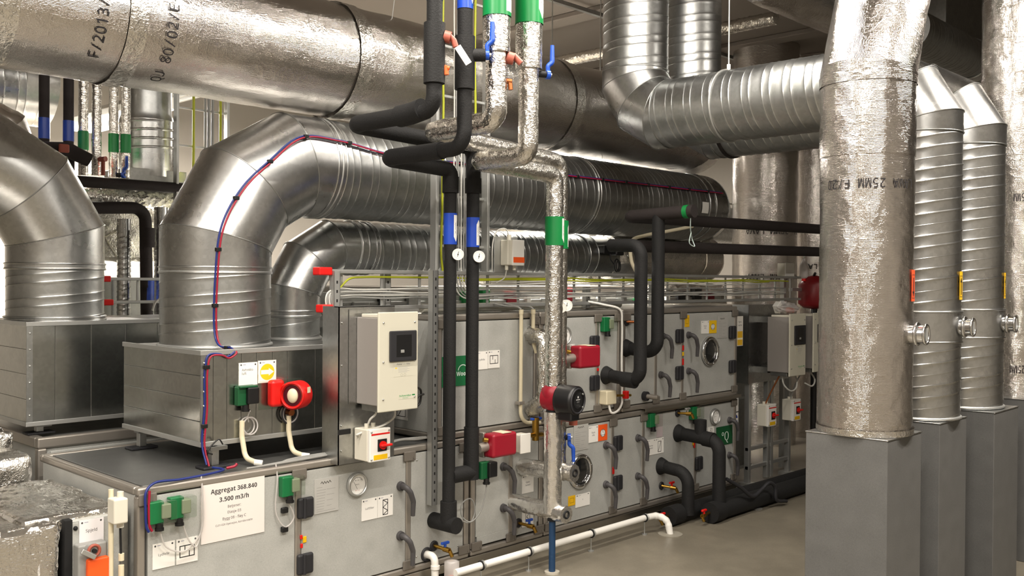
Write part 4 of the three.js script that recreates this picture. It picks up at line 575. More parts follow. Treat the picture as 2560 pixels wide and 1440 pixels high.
{
  const ru = []; for (let x = 3.12; x < 8.2; x += .28) ru.push([V(x, yB, ZT), V(x, yT, ZT)]);
  ladder('long cable ladder on edge above the upper units with red end caps', [[V(2.99, yT, ZT), V(8.3, yT + .01, ZT)], [V(3.02, yB, ZT), V(8.3, yB + .02, ZT)]], ru, [V(2.98, yT, ZT), V(3.0, yB, ZT)], [5.6, yB, ZT]);
  const vr = []; for (let y = 1.95; y < 4.2; y += .3) vr.push([V(3.79, y, ZT), V(4.205, y, ZT)]);
  ladder('upright cable ladder behind the black pipes reaching the ceiling', [[V(3.785, 1.8, ZT), V(3.785, H, ZT)], [V(4.21, 1.8, ZT), V(4.21, H, ZT)]], vr, [], [4, 1.8, ZT]);
  const wob = (x, k) => .004 * Math.sin(x * 5.1 + k * 2.3) + .003 * Math.sin(x * 11 + k);
  const run = (x0, x1, y, k, z = ZT + .006) => { const p = []; for (let x = x0; x <= x1 + .01; x += .22) p.push(V(Math.min(x, x1), y + wob(x, k), z)); return p; };
  const cable = (ps, r, mat, label) => solo('cable', curve(ps, r, 6, ps.length * 4), mat, label, 'cable', 'cables on the ladders');
  const nm = ['topmost', 'second', 'third', 'fourth', 'fifth', 'sixth'];
  for (let k = 0; k < 6; k++) cable([V(3.03 + .012 * k, 1.55, ZT + .02), V(3.0 + .012 * k, 1.62, ZT + .02), V(3.015 + .008 * k, 1.672 - .002 * k, ZT + .015), V(3.09, 1.695 - .010 * k, ZT + .012), ...run(3.2, 4.0, 1.694 - .010 * k, k)], .0048, k % 2 ? M.cableGrey : M.cableLight, nm[k] + ' grey cable of the bundle curling down behind the large drive');
  for (let k = 0; k < 7; k++) { const xv = 3.93 + .021 * k, yh = [1.722, 1.688, 1.662, 1.655, 1.648, 1.641, 1.634][6 - k], vp = []; for (let y = H; y > 2.0; y -= .3) vp.push(V(xv + wob(y, k), y, ZT + .008)); cable([...vp, V(xv + .002, 1.95, ZT + .008), V(xv + .008, yh + .11, ZT + .01), V(xv + .04, yh + .035, ZT + .01), V(xv + .1, yh, ZT + .01), ...run(4.3, k % 2 ? 8.2 : 7.6, yh, k)], .0048, k % 3 ? M.cableGrey : M.cableLight, (nm[k] || 'last') + ' grey cable bending off the upright ladder onto the long one'); }
  cable([V(3.1, 1.70, ZT + .01), V(3.16, 1.748, ZT + .01), ...run(3.25, 8.1, 1.757, 9)], .006, M.cableYG, 'yellow green earth wire along the top of the long ladder');
  cable(run(4.0, 7.9, 1.747, 4), .005, M.cableYG, 'second yellow green earth wire just under the first');
  cable(run(4.25, 7.4, 1.738, 6), .004, M.cableLight, 'pale cable just under the earth wires');
  for (const [xv, lab] of [[3.835, 'yellow green wire on the upright ladder between the black pipes'], [4.1, 'yellow green wire on the upright ladder beside its far rail']]) { const p = []; for (let y = H; y > 1.8; y -= .3) p.push(V(xv + wob(y, 3), y, ZT + .012)); cable([...p, V(xv + .01, 1.79, ZT + .012)], .0075, M.cableYG, lab); }
}
function strut(x, y0, y1, z, label, w = .041) {          // perforated channel
  const t = thing('strut_channel', label, 'strut', [x, y0, z]); part('channel', [box(x - w / 2, x + w / 2, y0, y1, z - .003, z, .001), box(x - w / 2, x - w / 2 + .003, y0, y1, z - .041, z), box(x + w / 2 - .003, x + w / 2, y0, y1, z - .041, z)], M.steel, t);
  const hs = []; for (let y = y0 + .03; y < y1 - .03; y += .05) hs.push(box(x - .0045, x + .0045, y - .008, y + .008, z, z + .0006)); if (hs.length) part('slots', hs, M.dark, t).userData.kind = 'stuff'; return t;
}
strut(3.6, .47, 1.8, -4.075, 'tall perforated strut beside the lower black tee pipe'); 
strut(3.055, 1.6, 1.79, -4.255, 'short perforated strut above the large drive at the ladder end'); strut(3.47, 1.55, 1.79, -4.34, 'short perforated strut between the large drive and the black pipes'); strut(5.3, 1.55, 1.7, -4.36, 'short perforated strut on the upper unit behind the foil pipes'); strut(6.1, 1.55, 1.79, -4.36, 'short perforated strut on the upper unit behind the black loops');
// ---------------------------------------------------------------- drives, isolators, brackets
const drivePrint = printed(256, 160, '#c9c6b6', (g) => { scrib(g, 40, 26, 70, 18, '#555'); scrib(g, 120, 26, 34, 8, '#777'); scrib(g, 164, 26, 50, 18, '#777'); g.fillStyle = '#e0c040'; g.fillRect(20, 60, 26, 14); g.fillStyle = '#999'; for (let i = 0; i < 6; i++) g.fillRect(60, 54 + i * 12, 150 - (i * 31) % 60, 3); g.strokeStyle = '#998'; g.lineWidth = 3; for (const x of [104, 146]) { g.beginPath(); g.arc(x, 142, 13, 0, 7); g.stroke(); } });
const driveLogo = printed(256, 80, '#c9c6b6', (g) => { text(g, 'Schneider', 100, 30, 38, 'sans-serif', '#2e8b4a', 'center', 'bold'); text(g, 'Electric', 100, 62, 26, 'sans-serif', '#2e8b4a'); g.fillStyle = '#1f7a3a'; g.fillRect(200, 18, 44, 20); });
function drive(x, y, z, w, h, d, label) {              // z: back plane
  const t = thing('frequency_drive', label, 'drive', [x + w / 2, y, z]), zf = z + d;
  part('body', box(x + .012, x + w - .012, y + .03, y + h - .03, z, zf - .012, .006), M.vfdSide, t); part('front_cover', box(x, x + w, y, y + h, zf - .014, zf, .006), M.vfd, t, 'cream front cover');
  part('top_vent', box(x + .02, x + w - .02, y + h - .03, y + h - .012, z + .03, zf - .02, .004), M.offwhite, t);
  const bx = x + w * .25, bw = w * .68, by = y + h * .5, bh = h * .31; const p = part('keypad_bezel', box(bx, bx + bw, by, by + bh, zf, zf + .012, .01), M.rubber, t, 'dark keypad frame'); part('keypad_recess', box(bx + bw * .22, bx + bw * .8, by + bh * .14, by + bh * .88, zf + .008, zf + .0126, .003), M.black, p); part('keypad_plug', box(bx + bw * .38, bx + bw * .5, by + bh * .28, by + bh * .38, zf + .012, zf + .018, .002), M.cableGrey, p);
  part('rating_print', plateBox(x + w * .62, y + h * .42, zf, w * .5, h * .15, .0006), drivePrint, t); part('maker_print', plateBox(x + w * .72, y + h * .14, zf, w * .44, h * .055, .0006), driveLogo, t);
  for (const sx of [x + .03, x + w - .025]) for (const sy of [y + .065, y + h * .5, y + h - .055]) put('screw', screwG, M.screw, t, sx, sy, zf);
  part('gland_plate', box(x + .03, x + w - .03, y - .004, y + .03, z + .02, zf - .04, .004), M.zincDark, t); return t;
}
function isolator(x, y, z, w, h, d, label) {
  const t = thing('isolator_switch', label, 'switch', [x + w / 2, y, z]), zf = z + d;
  part('body', box(x, x + w, y, y + h, z, zf - .02, .006), M.offwhite, t); part('lid', box(x + .002, x + w + .002, y - .002, y + h + .002, zf - .022, zf, .005), M.white, t);
  part('red_stripe', box(x + .012, x + w - .004, y + h * .82, y + h * .87, zf, zf + .001), M.redBright, t); part('warning_strip', box(x + w * .2, x + w * .86, y + .008, y + h * .2, zf, zf + .0012), M.yellow, t);
  const p = part('switch_plate', box(x + w * .38, x + w * .82, y + h * .3, y + h * .68, zf, zf + .004, .002), M.dark, t); part('knob', [cyl(V(x + w * .6, y + h * .49, zf + .003), V(x + w * .6, y + h * .49, zf + .014), h * .13, 20), box(x + w * .45, x + w * .95, y + h * .46, y + h * .53, zf + .012, zf + .03, .004)], M.redBright, p, 'red rotary knob');
  for (const k of [.3, .62]) part('gland', cyl(V(x + w * k, y + h, z + d * .4), V(x + w * k, y + h + .022, z + d * .4), .012, 12), M.offwhite, t);
  for (const sx of [x + .012, x + w - .01]) for (const sy of [y + .012, y + h - .012]) put('screw', screwG, M.screw, t, sx, sy, zf);
  return t;
}
{ const t = thing('mounting_bracket', 'galvanised sheet bracket holding the large drive and its isolator', 'bracket', [3.1, .79, -4.07]); part('back_sheet', box(2.925, 3.29, .79, 1.605, -4.062, -4.056), M.zincShiny, t); part('side_return', box(2.925, 2.929, .79, 1.605, -4.2, -4.056), M.zinc, t); part('top_return', box(2.925, 3.29, 1.601, 1.605, -4.1, -4.056), M.zinc, t); for (const y of [.86, .99, 1.3, 1.52]) put('bolt', boltG, M.screw, t, 2.945, y, -4.052); part('foot_plate', box(2.93, 3.1, .80, .825, ZF + .008, -4.062), M.steel, t); }
drive(3.02, 1.07, -4.05, .262, .51, .2, 'cream frequency drive with dark keypad in front of the near units');
{ const t = thing('backing_plate', 'thin white sheet sticking out behind the large drive', 'plate', [3.1, 1.5, -4.04]); part('sheet', box(2.985, 3.25, 1.095, 1.59, -4.054, -4.05), M.zincShiny, t); }
isolator(3.02, .81, -4.05, .135, .165, .13, 'isolator switch with red knob under the large drive');
solo('cable_tie', box(2.92, 3.0, .945, .972, -4.056, -4.05, .003), M.dark, 'black strap across the bracket under the large drive', 'strap');
{ const C = (ps, lab, m = M.cableLight, r = .006) => solo('cable', curve(ps, r, 8, 40), m, lab, 'cable'); C([V(3.2, 1.09, -3.95), V(3.2, 1.03, -3.94), V(3.14, .99, -3.95), V(3.05, .965, -3.98), V(3.0, .945, -4.0), V(3.03, .94, -4.03)], 'pale cable looping under the large drive to the strap'); C([V(3.1, 1.09, -3.97), V(3.09, 1.05, -3.96), V(3.07, 1.02, -3.98), V(3.07, .99, -4.0)], 'short pale cable between the large drive and the isolator'); C([V(3.3, 1.18, -3.9), V(3.37, 1.15, -3.93), V(3.37, 1.08, -3.94), V(3.33, 1.07, -3.93), V(3.34, 1.12, -3.92), V(3.39, 1.13, -3.93)], 'black cable coil beside the large drive', M.cableBlack); }
{ const t = thing('smoke_sensor', 'grey cylindrical sensor housing hanging beside the large drive', 'sensor', [3.42, 1.45, -4.1]); part('housing', sweep([V(3.42, 1.55, -4.14), V(3.42, 1.53, -4.14), V(3.42, 1.42, -4.14), V(3.42, 1.405, -4.14)], (s) => s < .015 ? .03 : .036, 20), M.offwhite, t); part('rod', cyl(V(3.42, 1.41, -4.14), V(3.42, 1.28, -4.14), .004, 8), M.dark, t); for (const [a, b] of [[1.28, 1.25], [1.24, 1.13], [1.12, 1.09]]) part('sleeve', cyl(V(3.43, a, -4.14), V(3.43, b, -4.14), .014, 12), M.offwhite, t); part('top_plate', box(3.36, 3.5, 1.555, 1.562, -4.2, -4.08, .002), M.white, t); }
{ const t = thing('mounting_bracket', 'galvanised frame at the far end of the units holding two drives', 'bracket', [7.4, 0, -4.2]); part('back_sheet', box(7.24, 7.95, .88, 1.55, -4.21, -4.204), M.zincShiny, t); part('side_return', box(7.24, 7.244, .88, 1.55, -4.36, -4.204), M.zinc, t); for (const x of [7.3, 7.62, 7.68, 8.0]) part('upright', box(x - .02, x + .02, .03, 1.0, -4.26, -4.215, .002), M.steel, t); for (const y of [.14, .3]) part('cross_rail', box(7.28, 8.02, y, y + .03, -4.25, -4.22, .002), M.steel, t); for (const x of [7.3, 8.0]) part('foot', box(x - .05, x + .05, 0, .03, -4.3, -4.18), M.steel, t); }
drive(7.36, .955, -4.1, .28, .525, .215, 'cream frequency drive at the far end of the units, nearer of two'); drive(7.78, .965, -4.1, .27, .515, .215, 'cream frequency drive half hidden behind the foil column');
{ const t = thing('spacer_frame', 'grey spacer behind the two far drives', 'bracket', [7.6, .95, -4.15]); part('bar', box(7.38, 8.04, .97, 1.02, -4.204, -4.1), M.zincDark, t); part('bar', box(7.38, 8.04, 1.4, 1.45, -4.204, -4.1), M.zincDark, t); }
isolator(7.4, .51, -4.21, .14, .185, .11, 'isolator switch under the nearer of the far drives'); isolator(7.84, .515, -4.21, .14, .185, .11, 'isolator switch under the half hidden far drive');
{ const C = (ps, lab, m = M.cableLight) => solo('cable', curve(ps, .007, 8, 40), m, lab, 'cable'); C([V(7.45, .95, -4.0), V(7.44, .88, -3.98), V(7.52, .82, -3.96), V(7.62, .84, -3.96), V(7.66, .92, -3.98), V(7.66, .97, -4.02)], 'pale cable hanging in a loop under the nearer far drive'); C([V(7.5, .95, -4.05), V(7.48, .8, -4.12), V(7.46, .7, -4.16)], 'brown cable down to the nearer far isolator', M.copper); C([V(7.9, .96, -4.05), V(7.9, .82, -4.12), V(7.9, .7, -4.16)], 'grey cable down to the farther isolator', M.cableGrey); C([V(7.98, .96, -4.02), V(8.0, .88, -3.98), V(7.93, .83, -3.97), V(7.85, .86, -4.0)], 'pale cable loop under the half hidden drive'); }
// clutter on and beside the far drives
{ const t = thing('plastic_bag', 'crumpled clear plastic bag of parts on top of the far drive', 'bag', [7.5, 1.49, -4.0]); const nb = noise2(60, 60, 12); const g = new THREE.SphereGeometry(1, 40, 24), p = g.attributes.position; for (let i = 0; i < p.count; i++) { const a = Math.atan2(p.getZ(i), p.getX(i)) + PI, k = .7 + .5 * nb(a * 9.5, p.getY(i) * 20 + 30); p.setXYZ(i, p.getX(i) * .15 * k, p.getY(i) * .05 * k + .045, p.getZ(i) * .075 * k); } g.computeVertexNormals(); g.translate(7.52, 1.48, -4.0); part('film', g, M.plasticClear, t); part('carton', new RoundedBoxGeometry(.07, .08, .05, 2, .004).rotateZ(.6).translate(7.42, 1.53, -4.03), M.white, t); part('roll', cyl(V(7.5, 1.51, -3.98), V(7.58, 1.505, -3.98), .022, 16), M.orange, t); }
{ const t = thing('bottle', 'clear plastic bottle with a red cap hanging near the red vessel', 'bottle', [8.5, 1.8, -4.35]); part('body', sweep([V(8.5, 1.78, -4.35), V(8.5, 1.8, -4.35), V(8.5, 1.9, -4.35), V(8.5, 1.94, -4.35), V(8.5, 1.97, -4.35)], (s) => s < .01 ? .02 : s > .17 ? .012 : s > .14 ? .02 : .042, 20), M.plasticClear, t); part('cap', cyl(V(8.5, 1.755, -4.35), V(8.5, 1.782, -4.35), .02, 14), M.redBright, t); part('hook', curve([V(8.5, 1.97, -4.35), V(8.5, 2.0, -4.34), V(8.52, 2.02, -4.2), V(8.52, 2.03, -4.14)], .004), M.wire, t); }
{ const t = thing('junction_box', 'white junction box on a post near the red vessel', 'box', [8.27, 1.85, -4.4]); part('body', box(8.19, 8.35, 1.79, 1.92, -4.46, -4.38, .006), M.offwhite, t); part('lid', box(8.187, 8.353, 1.787, 1.923, -4.382, -4.37, .004), M.white, t); part('post', box(8.25, 8.29, 0, 1.79, -4.46, -4.42), M.steel, t); }
{ const t = thing('expansion_vessel', 'dark red vessel at the far end beside the foil column', 'vessel', [8.62, 1.5, -4.3]); part('tank', sweep([V(8.62, 1.49, -4.3), V(8.62, 1.5, -4.3), V(8.62, 1.54, -4.3), V(8.62, 1.72, -4.3), V(8.62, 1.79, -4.3), V(8.62, 1.81, -4.3)], (s, a, i) => [.02, .1, .15, .15, .1, .02][i], 30), std(0x7a1016, .4), t); part('bracket', box(8.3, 8.62, 1.66, 1.69, -4.4, -4.36), M.steel, t); part('stand', cyl(V(8.62, 0, -4.3), V(8.62, 1.5, -4.3), .03, 14), M.black, t); part('gauge_stem', cyl(V(8.6, 1.8, -4.3), V(8.55, 1.83, -4.26), .012, 10), M.dark, t); }
// foil and sheet connection at the far end of the tiers
{ const t = thing('duct_box', 'dark galvanised connection duct closing the far end of the units', 'duct box', [7.1, .1, -4.8]); part('body', box(6.94, 7.6, .12, 1.34, -5.15, -4.4, .004), M.zincDark, t); part('foil_collar', [sweep(dense([V(6.94, 1.44, -4.8), V(7.6, 1.44, -4.8)], .04), (s, a) => .36 * Math.min(1 / Math.max(.01, Math.abs(Math.cos(a)) * 3.6), 1) + .01 * nf(s * 120 % 100, a * 15), 48)], M.foilPipe, t); for (const y of [.12, .73, 1.34]) part('flange', box(6.95, 7.62, y - .012, y + .012, -5.17, -4.38, .002), M.zinc, t); part('leg', box(7.3, 7.34, 0, .12, -4.5, -4.46), M.steel, t); part('leg', box(7.3, 7.34, 0, .12, -5.1, -5.06), M.steel, t); }
{ const t = thing('foil_pipe', 'short upright foil tube with a blue arrow plate at the end of the lower unit', 'pipe', [7.0, .3, -4.25]); part('run', foilTube([V(7.0, .32, -4.42), V(7.0, .34, -4.25), V(7.0, .8, -4.25), V(7.0, .84, -4.42)], .045, .06, .014), M.foilPipe, t); part('sign_plate', plateBox(7.035, .72, -4.2, .085, .11), printed(64, 64, '#e6e4e0', () => {}), t); part('sign_plate', plateBox(7.035, .6, -4.2, .085, .11), PM.arrowB, t); }
{ const t = thing('sign_post_plate', 'white sign with yellow tape fields at the end of the upper unit', 'sign', [6.99, 1.34, -4.14]); part('sign_plate', plateBox(6.985, 1.34, -4.136, .09, .245), PM.tape, t); part('bracket', box(6.93, 6.96, 1.24, 1.44, -4.15, -4.137), M.steel, t); }
// ---------------------------------------------------------------- conduits and cables on the unit fronts
const beige = (ps, r, R, lab, clips) => { const t = thing('conduit', lab, 'conduit', [ps[0].x, Math.min(...ps.map(p => p.y)), ps[0].z]); part('tube', pipe(ps, r, R, 14), M.cream, t); for (const [x, y, z] of clips) part('clip', box(x - .03, x + .02, y - .01, y + .01, z - .02, z + .018, .003), M.alu, t); part('cap', cyl(ps[0].clone().add(V(0, -.004, 0)), ps[0].clone().add(V(0, .024, 0)), r + .003, 14), M.cream, t); return t; };
beige([V(4.33, 1.54, -4.1), V(4.33, .86, -4.1), V(4.5, .845, -4.09)], .012, .08, 'cream conduit down the wide upper panel bending toward the pump', [[4.33, .985, -4.1]]);
beige([V(4.44, 1.54, -4.1), V(4.44, 1.36, -4.1), V(4.475, 1.29, -4.105)], .012, .03, 'short cream conduit beside the long one on the wide upper panel', [[4.44, 1.375, -4.1]]);
for (const [a, b, l] of [[4.25, 4.33, 'first'], [4.34, 4.44, 'second']]) solo('cable', curve([V(a, 1.6, -4.26), V(a + .04, 1.585, -4.2), V(b - .01, 1.58, -4.12), V(b, 1.565, -4.1)], .006, 8, 20), M.cableGrey, l + ' grey cable dropping from the long ladder into a cream conduit', 'cable');
{ const t = thing('conduit', 'white cable duct with a white flex looping down to the small cream box', 'conduit', [5.33, .85, -4.1]); part('tube', curve([V(5.2, 1.6, -4.28), V(5.27, 1.58, -4.2), V(5.345, 1.545, -4.11), V(5.36, 1.45, -4.105), V(5.36, 1.2, -4.105), V(5.36, .95, -4.1), V(5.345, .89, -4.09), V(5.28, .845, -4.08), V(5.2, .845, -4.07), V(5.185, .9, -4.08)], .008, 10, 60), M.white, t); }
for (const [x, x1, lab] of [[2.53, 2.545, 'cream hose from the plenum down to the unit top, near the leg'], [2.803, 2.82, 'cream hose from the plenum down to the unit top, under the red siren']]) { const t = thing('conduit', lab, 'conduit', [x, .83, -4.28]); part('tube', pipe([V(x, 1.03, -4.325), V(x, .95, -4.325), V(x + .005, .845, -4.3), V(x1, .832, -4.2)], .013, .05, 14), M.cream, t); part('ferrule', cyl(V(x1 - .01, .836, -4.215), V(x1 + .02, .83, -4.19), .015, 14), M.white, t); }
{ const t = thing('sensor_coil', 'dark coiled sensor hose behind the cream hose under the red siren', 'coil', [2.79, 1.03, -4.33]); for (const [r, q] of [[.048, M.plasticClear], [.04, M.rubber], [.054, M.rubber]]) part('loop', ringBead(V(2.815, 1.04, -4.335 + r * .1), V(.1, 0, 1), r, .005), q, t); part('hub', cyl(V(2.815, 1.05, -4.348), V(2.815, 1.045, -4.315), .018, 14), M.copper, t); }
{ const t = thing('sensor_coil', 'clear coiled sensor hose beside the cream hose near the leg', 'coil', [2.55, 1.0, -4.33]); for (const [x, z] of [[2.565, -4.335], [2.575, -4.32]]) part('loop', ringBead(V(x, 1.0, z), V(.1, .1, 1), .043, .004), M.plasticClear, t); part('tail', curve([V(2.56, 1.08, -4.3), V(2.56, 1.05, -4.32), V(2.57, 1.02, -4.33)], .003), M.plasticClear, t); }
{ const t = sensor('', 'dark green transmitter box on the front of the near plenum', [2.55, 1.155, -4.345], true); t.scale.set(1, .95, 1); part('tilted_strip', box(2.5, 2.6, 1.2, 1.21, -4.345, -4.29, .003), M.greenDark, t); }
{ const t = thing('alarm_siren', 'red ring shaped duct smoke alarm on the front of the near plenum', 'alarm', [2.8, 1.15, -4.3]); part('base', [box(2.68, 2.76, 1.085, 1.225, -4.346, -4.29, .02)], M.redBright, t); part('ring', new THREE.LatheGeometry([[.055, -.045], [.073, -.045], [.073, .04], [.055, .04], [.055, -.045]].map(p => new THREE.Vector2(...p)), 48).rotateX(PI / 2).rotateY(-1.1).translate(2.795, 1.145, -4.25), M.redBright, t); part('lens', new THREE.CylinderGeometry(.054, .054, .065, 40).rotateX(PI / 2).rotateY(-1.1).translate(2.795, 1.145, -4.25), std(0x4a0c18, .2), t); part('sounder', new THREE.SphereGeometry(.038, 24, 14).scale(.8, 1, .5).rotateY(-1.1).translate(2.765, 1.145, -4.232), M.cream, t); part('label', new THREE.BoxGeometry(.028, .03, .002).rotateY(.45).translate(2.83, 1.175, -4.182), M.cream, t); part('mount_plate', box(2.64, 2.9, 1.07, 1.22, -4.348, -4.344, .002), M.clear, t); part('connector', box(2.74, 2.8, 1.1, 1.2, -4.335, -4.28, .01), M.brick, t); }
{ const p = scene.children.find(o => o.name === 'plenum_box'); part('sign_plate', plateBox(2.577, 1.262, -4.35, .105, .115), PM.astrekk, p); part('sign_plate', plateBox(2.687, 1.267, -4.35, .105, .115), PM.arrowY, p, 'white sign with a yellow arrow disc'); }
{ // cable pair over the large duct and down the plenum corner
  const t = thing('cable', 'twin red and blue sensor cable clipped over the large spiral duct', 'cable', [2.5, .8, -4.4]);
  const z = -4.79, R = .305, at = (cx, cy, nx, ny, ang) => V(cx, cy, z).addScaledVector(V(nx, ny, 0), R * Math.sin(ang)).addScaledVector(Z, R * Math.cos(ang));
  const path = [V(2.33, .835, -4.3), V(2.325, .93, -4.335), V(2.34, 1.1, -4.34), V(2.342, 1.3, -4.34), V(2.36, 1.365, -4.34), V(2.42, 1.368, -4.34), V(2.46, 1.352, -4.342), V(2.5, 1.375, -4.342), V(2.502, 1.392, -4.37), V(2.49, 1.4, -4.47), at(2.64, 1.45, -1, 0, .5), at(2.64, 1.75, -1, 0, .5), at(2.64, 2.0, -.95, .1, .42), at(2.72, 2.16, -.87, .5, .35), at(2.86, 2.3, -.7, .71, .33), at(3.04, 2.4, -.3, .95, .45), at(3.25, 2.41, 0, 1, .42), at(3.6, 2.4, 0, 1, .3), at(4.2, 2.4, 0, 1, .3), at(5, 2.4, 0, 1, .33), at(6, 2.4, 0, 1, .36), at(7.3, 2.4, 0, 1, .4)];
  const off = (k) => path.map(p => p.clone().add(V(k * .004, k * -.003, k * .004)));
  part('red_wire', curve(off(1.2), .0048, 8, 260), M.cableRed, t, 'red wire'); part('blue_wire', curve(off(-1), .005, 8, 260), M.cableBlue, t, 'blue wire');
  const cv = new THREE.CatmullRomCurve3(path); for (let i = 0; i < 22; i++) { const p = cv.getPointAt(.03 + i * .0445); part('clip', box(p.x - .014, p.x + .014, p.y - .010, p.y + .010, p.z - .012, p.z + .012, .003), M.black, t); }
}
{ const t = thing('cable', 'twin red and blue cable along the top edge of the lower unit', 'cable', [2.1, .8, -4.15]); const a = [V(2.34, .828, -4.27), V(2.36, .826, -4.2), V(2.25, .826, -4.15), V(2.1, .826, -4.13), V(1.97, .83, -4.115), V(1.93, .8, -4.105), V(1.925, .72, -4.1), V(1.93, .64, -4.1), V(1.94, .62, -4.1)]; part('blue_wire', curve(a, .006, 8, 60), M.cableBlue, t, 'blue wire'); part('red_wire', curve(a.map(p => p.clone().add(V(.014, .002, .002))).slice(5), .006, 8, 50), M.cableRed, t, 'red wire'); part('red_tip', curve([V(2.38, .828, -4.21), V(2.42, .835, -4.2), V(2.43, .845, -4.2)], .007), M.cableRed, t); }
{ const t = thing('cable', 'grey cables lying along the top rail of the lower unit', 'cable', [2.7, .82, -4.16]); for (let k = 0; k < 3; k++) part('wire', curve([V(2.45 + k * .1, .826, -4.145 - k * .008), V(2.7, .826 + k * .004, -4.15 - k * .008), V(3.0, .83 + k * .003, -4.16 - k * .01), V(3.3, .83, -4.17 - k * .01), V(3.42, .85, -4.16 - k * .01), V(3.52, .845 + k * .005, -4.14), V(3.62, .85, -4.12)], .005, 8, 50), M.cableGrey, t); }
solo('cable', curve([V(2.41, .93, -4.3), V(2.39, .955, -4.3), V(2.35, .93, -4.3), V(2.33, .9, -4.3), V(2.36, .885, -4.31)], .004), M.cableBlack, 'small black cable loop at the front leg of the near plenum', 'cable');
// ---------------------------------------------------------------- floor: white drain with siphon, blue post
{ const z = -3.92, y = .115, t = thing('drain_pipe', 'white plastic drain pipe along the floor with a bent end into the floor', 'pipe', [4.4, 0, z]);
  part('pipe_run', cyl(V(3.62, y, z), V(5.4, y, z), .021, 20), M.white, t); part('end_bend', sweep(rounded([V(5.4, y, z), V(5.5, y + .005, z + .03), V(5.52, y - .02, z + .1), V(5.525, .0, z + .12)], .08, 10), (s) => .023 + .0015 * Math.sin(s * 160), 18), M.white, t, 'ribbed white bend'); part('floor_rosette', sweep([V(5.525, 0, z + .12), V(5.525, .004, z + .12)], .085, 30), std(0x8d887c, .6), t);
  for (const x of [3.82, 4.22, 4.81, 5.39]) { const l = part('support_rod', [cyl(V(x, 0, z), V(x, y - .02, z), .004, 8), cyl(V(x, 0, z), V(x, .006, z), .02, 14)], M.steel, t); part('clamp', ringBead(V(x, y, z), X, .024, .0055), M.dark, l); part('clamp', ringBead(V(x + .016, y, z), X, .024, .004), M.steel, l); } }
{ const t = thing('siphon', 'white elbow and clear siphon bottle out of the lower unit', 'trap', [3.59, 0, -4.0]); part('elbow', pipe([V(3.59, .183, ZF), V(3.592, .186, -4.06), V(3.592, .0, -4.055)], .021, .045, 20), M.white, t); part('socket', [cyl(V(3.592, .115, -4.055), V(3.592, .135, -4.055), .026, 20)], M.white, t); part('bottle', sweep([V(3.64, .01, -3.97), V(3.64, .02, -3.97), V(3.64, .12, -3.97), V(3.64, .165, -3.97), V(3.64, .17, -3.97)], (s) => s < .005 ? .03 : s > .155 ? .024 : .042, 24), M.plasticClear, t, 'clear siphon bottle'); part('ball', new THREE.SphereGeometry(.03, 20, 12).translate(3.64, .06, -3.97), M.orange, t); }
{ const t = thing('support_post', 'dark blue steel post standing under the pump pipe', 'post', [4.285, 0, -3.79]); part('post', cyl(V(4.285, .01, -3.79), V(4.285, .325, -3.79), .02, 20), M.bluePost, t); part('saddle', cyl(V(4.285, .315, -3.79), V(4.285, .335, -3.79), .03, 20), M.dark, t); part('floor_ring', cyl(V(4.285, 0, -3.79), V(4.285, .012, -3.79), .045, 24), std(0xb8b2a4, .7), t); }
// ---------------------------------------------------------------- foil wrapped inlet and damper at the near end
function crumpledBox(x0, x1, y0, y1, z0, z1, r, amp, n = 34) {
  const w = x1 - x0, h = y1 - y0, d = z1 - z0; let g = new THREE.BoxGeometry(w, h, d, Math.ceil(w * n), Math.ceil(h * n), Math.ceil(d * n)); g.deleteAttribute('uv'); g.deleteAttribute('normal');
  const p = g.attributes.position, a = noise2(64, 64, 19), b = noise2(64, 64, 41), c = V(0, 0, 0), q = V(0, 0, 0);
  for (let i = 0; i < p.count; i++) { q.fromBufferAttribute(p, i); c.set(Math.max(-w / 2 + r, Math.min(w / 2 - r, q.x)), Math.max(-h / 2 + r, Math.min(h / 2 - r, q.y)), Math.max(-d / 2 + r, Math.min(d / 2 - r, q.z))); const dd = q.clone().sub(c); if (dd.lengthSq() < 1e-9) dd.set(0, 0, 0); else dd.normalize();
    const k = 40; const nz = a(q.x * k + q.y * 23 + 900, q.z * k + q.y * 31 + 900) - .5 + .6 * (b(q.x * 90 + q.y * 50 + 900, q.z * 90 - q.y * 40 + 900) - .5); q.copy(c).addScaledVector(dd, r + amp * nz); p.setXYZ(i, q.x, q.y, q.z); }
  // weld by position, then shade
  const key = {}, map = [], id = g.index.array; for (let i = 0; i < p.count; i++) { const s = p.getX(i).toFixed(4) + p.getY(i).toFixed(4) + p.getZ(i).toFixed(4); map[i] = key[s] === undefined ? (key[s] = i) : key[s]; }
  for (let i = 0; i < id.length; i++) id[i] = map[id[i]]; g.computeVertexNormals(); g.translate((x0 + x1) / 2, (y0 + y1) / 2, (z0 + z1) / 2); return boxUV(g);
}
{ const t = thing('foil_duct', 'crumpled foil wrapped inlet duct in front of the near end of the lower unit', 'duct', [1, .04, -4.6]); part('foil_wrap', crumpledBox(-.4, 1.6, .04, .71, -5.03, -4.2, .03, .016), M.foilPipe, t); for (const x of [1.05, 1.55]) part('tape_band', crumpledBox(x - .05, x + .05, .035, .716, -5.035, -4.195, .03, .012, 60), M.foilPipe, t); }
{ const t = thing('foil_duct', 'crumpled foil wrapped duct end behind the inlet duct', 'duct', [1.5, .1, -5.6]); part('foil_wrap', crumpledBox(.8, 1.86, .1, .84, -6.3, -5.22, .07, .02), M.foilPipe, t); part('foil_fold', crumpledBox(1.3, 1.85, .8, .93, -6.0, -5.45, .05, .03, 50), M.foilPipe, t); }
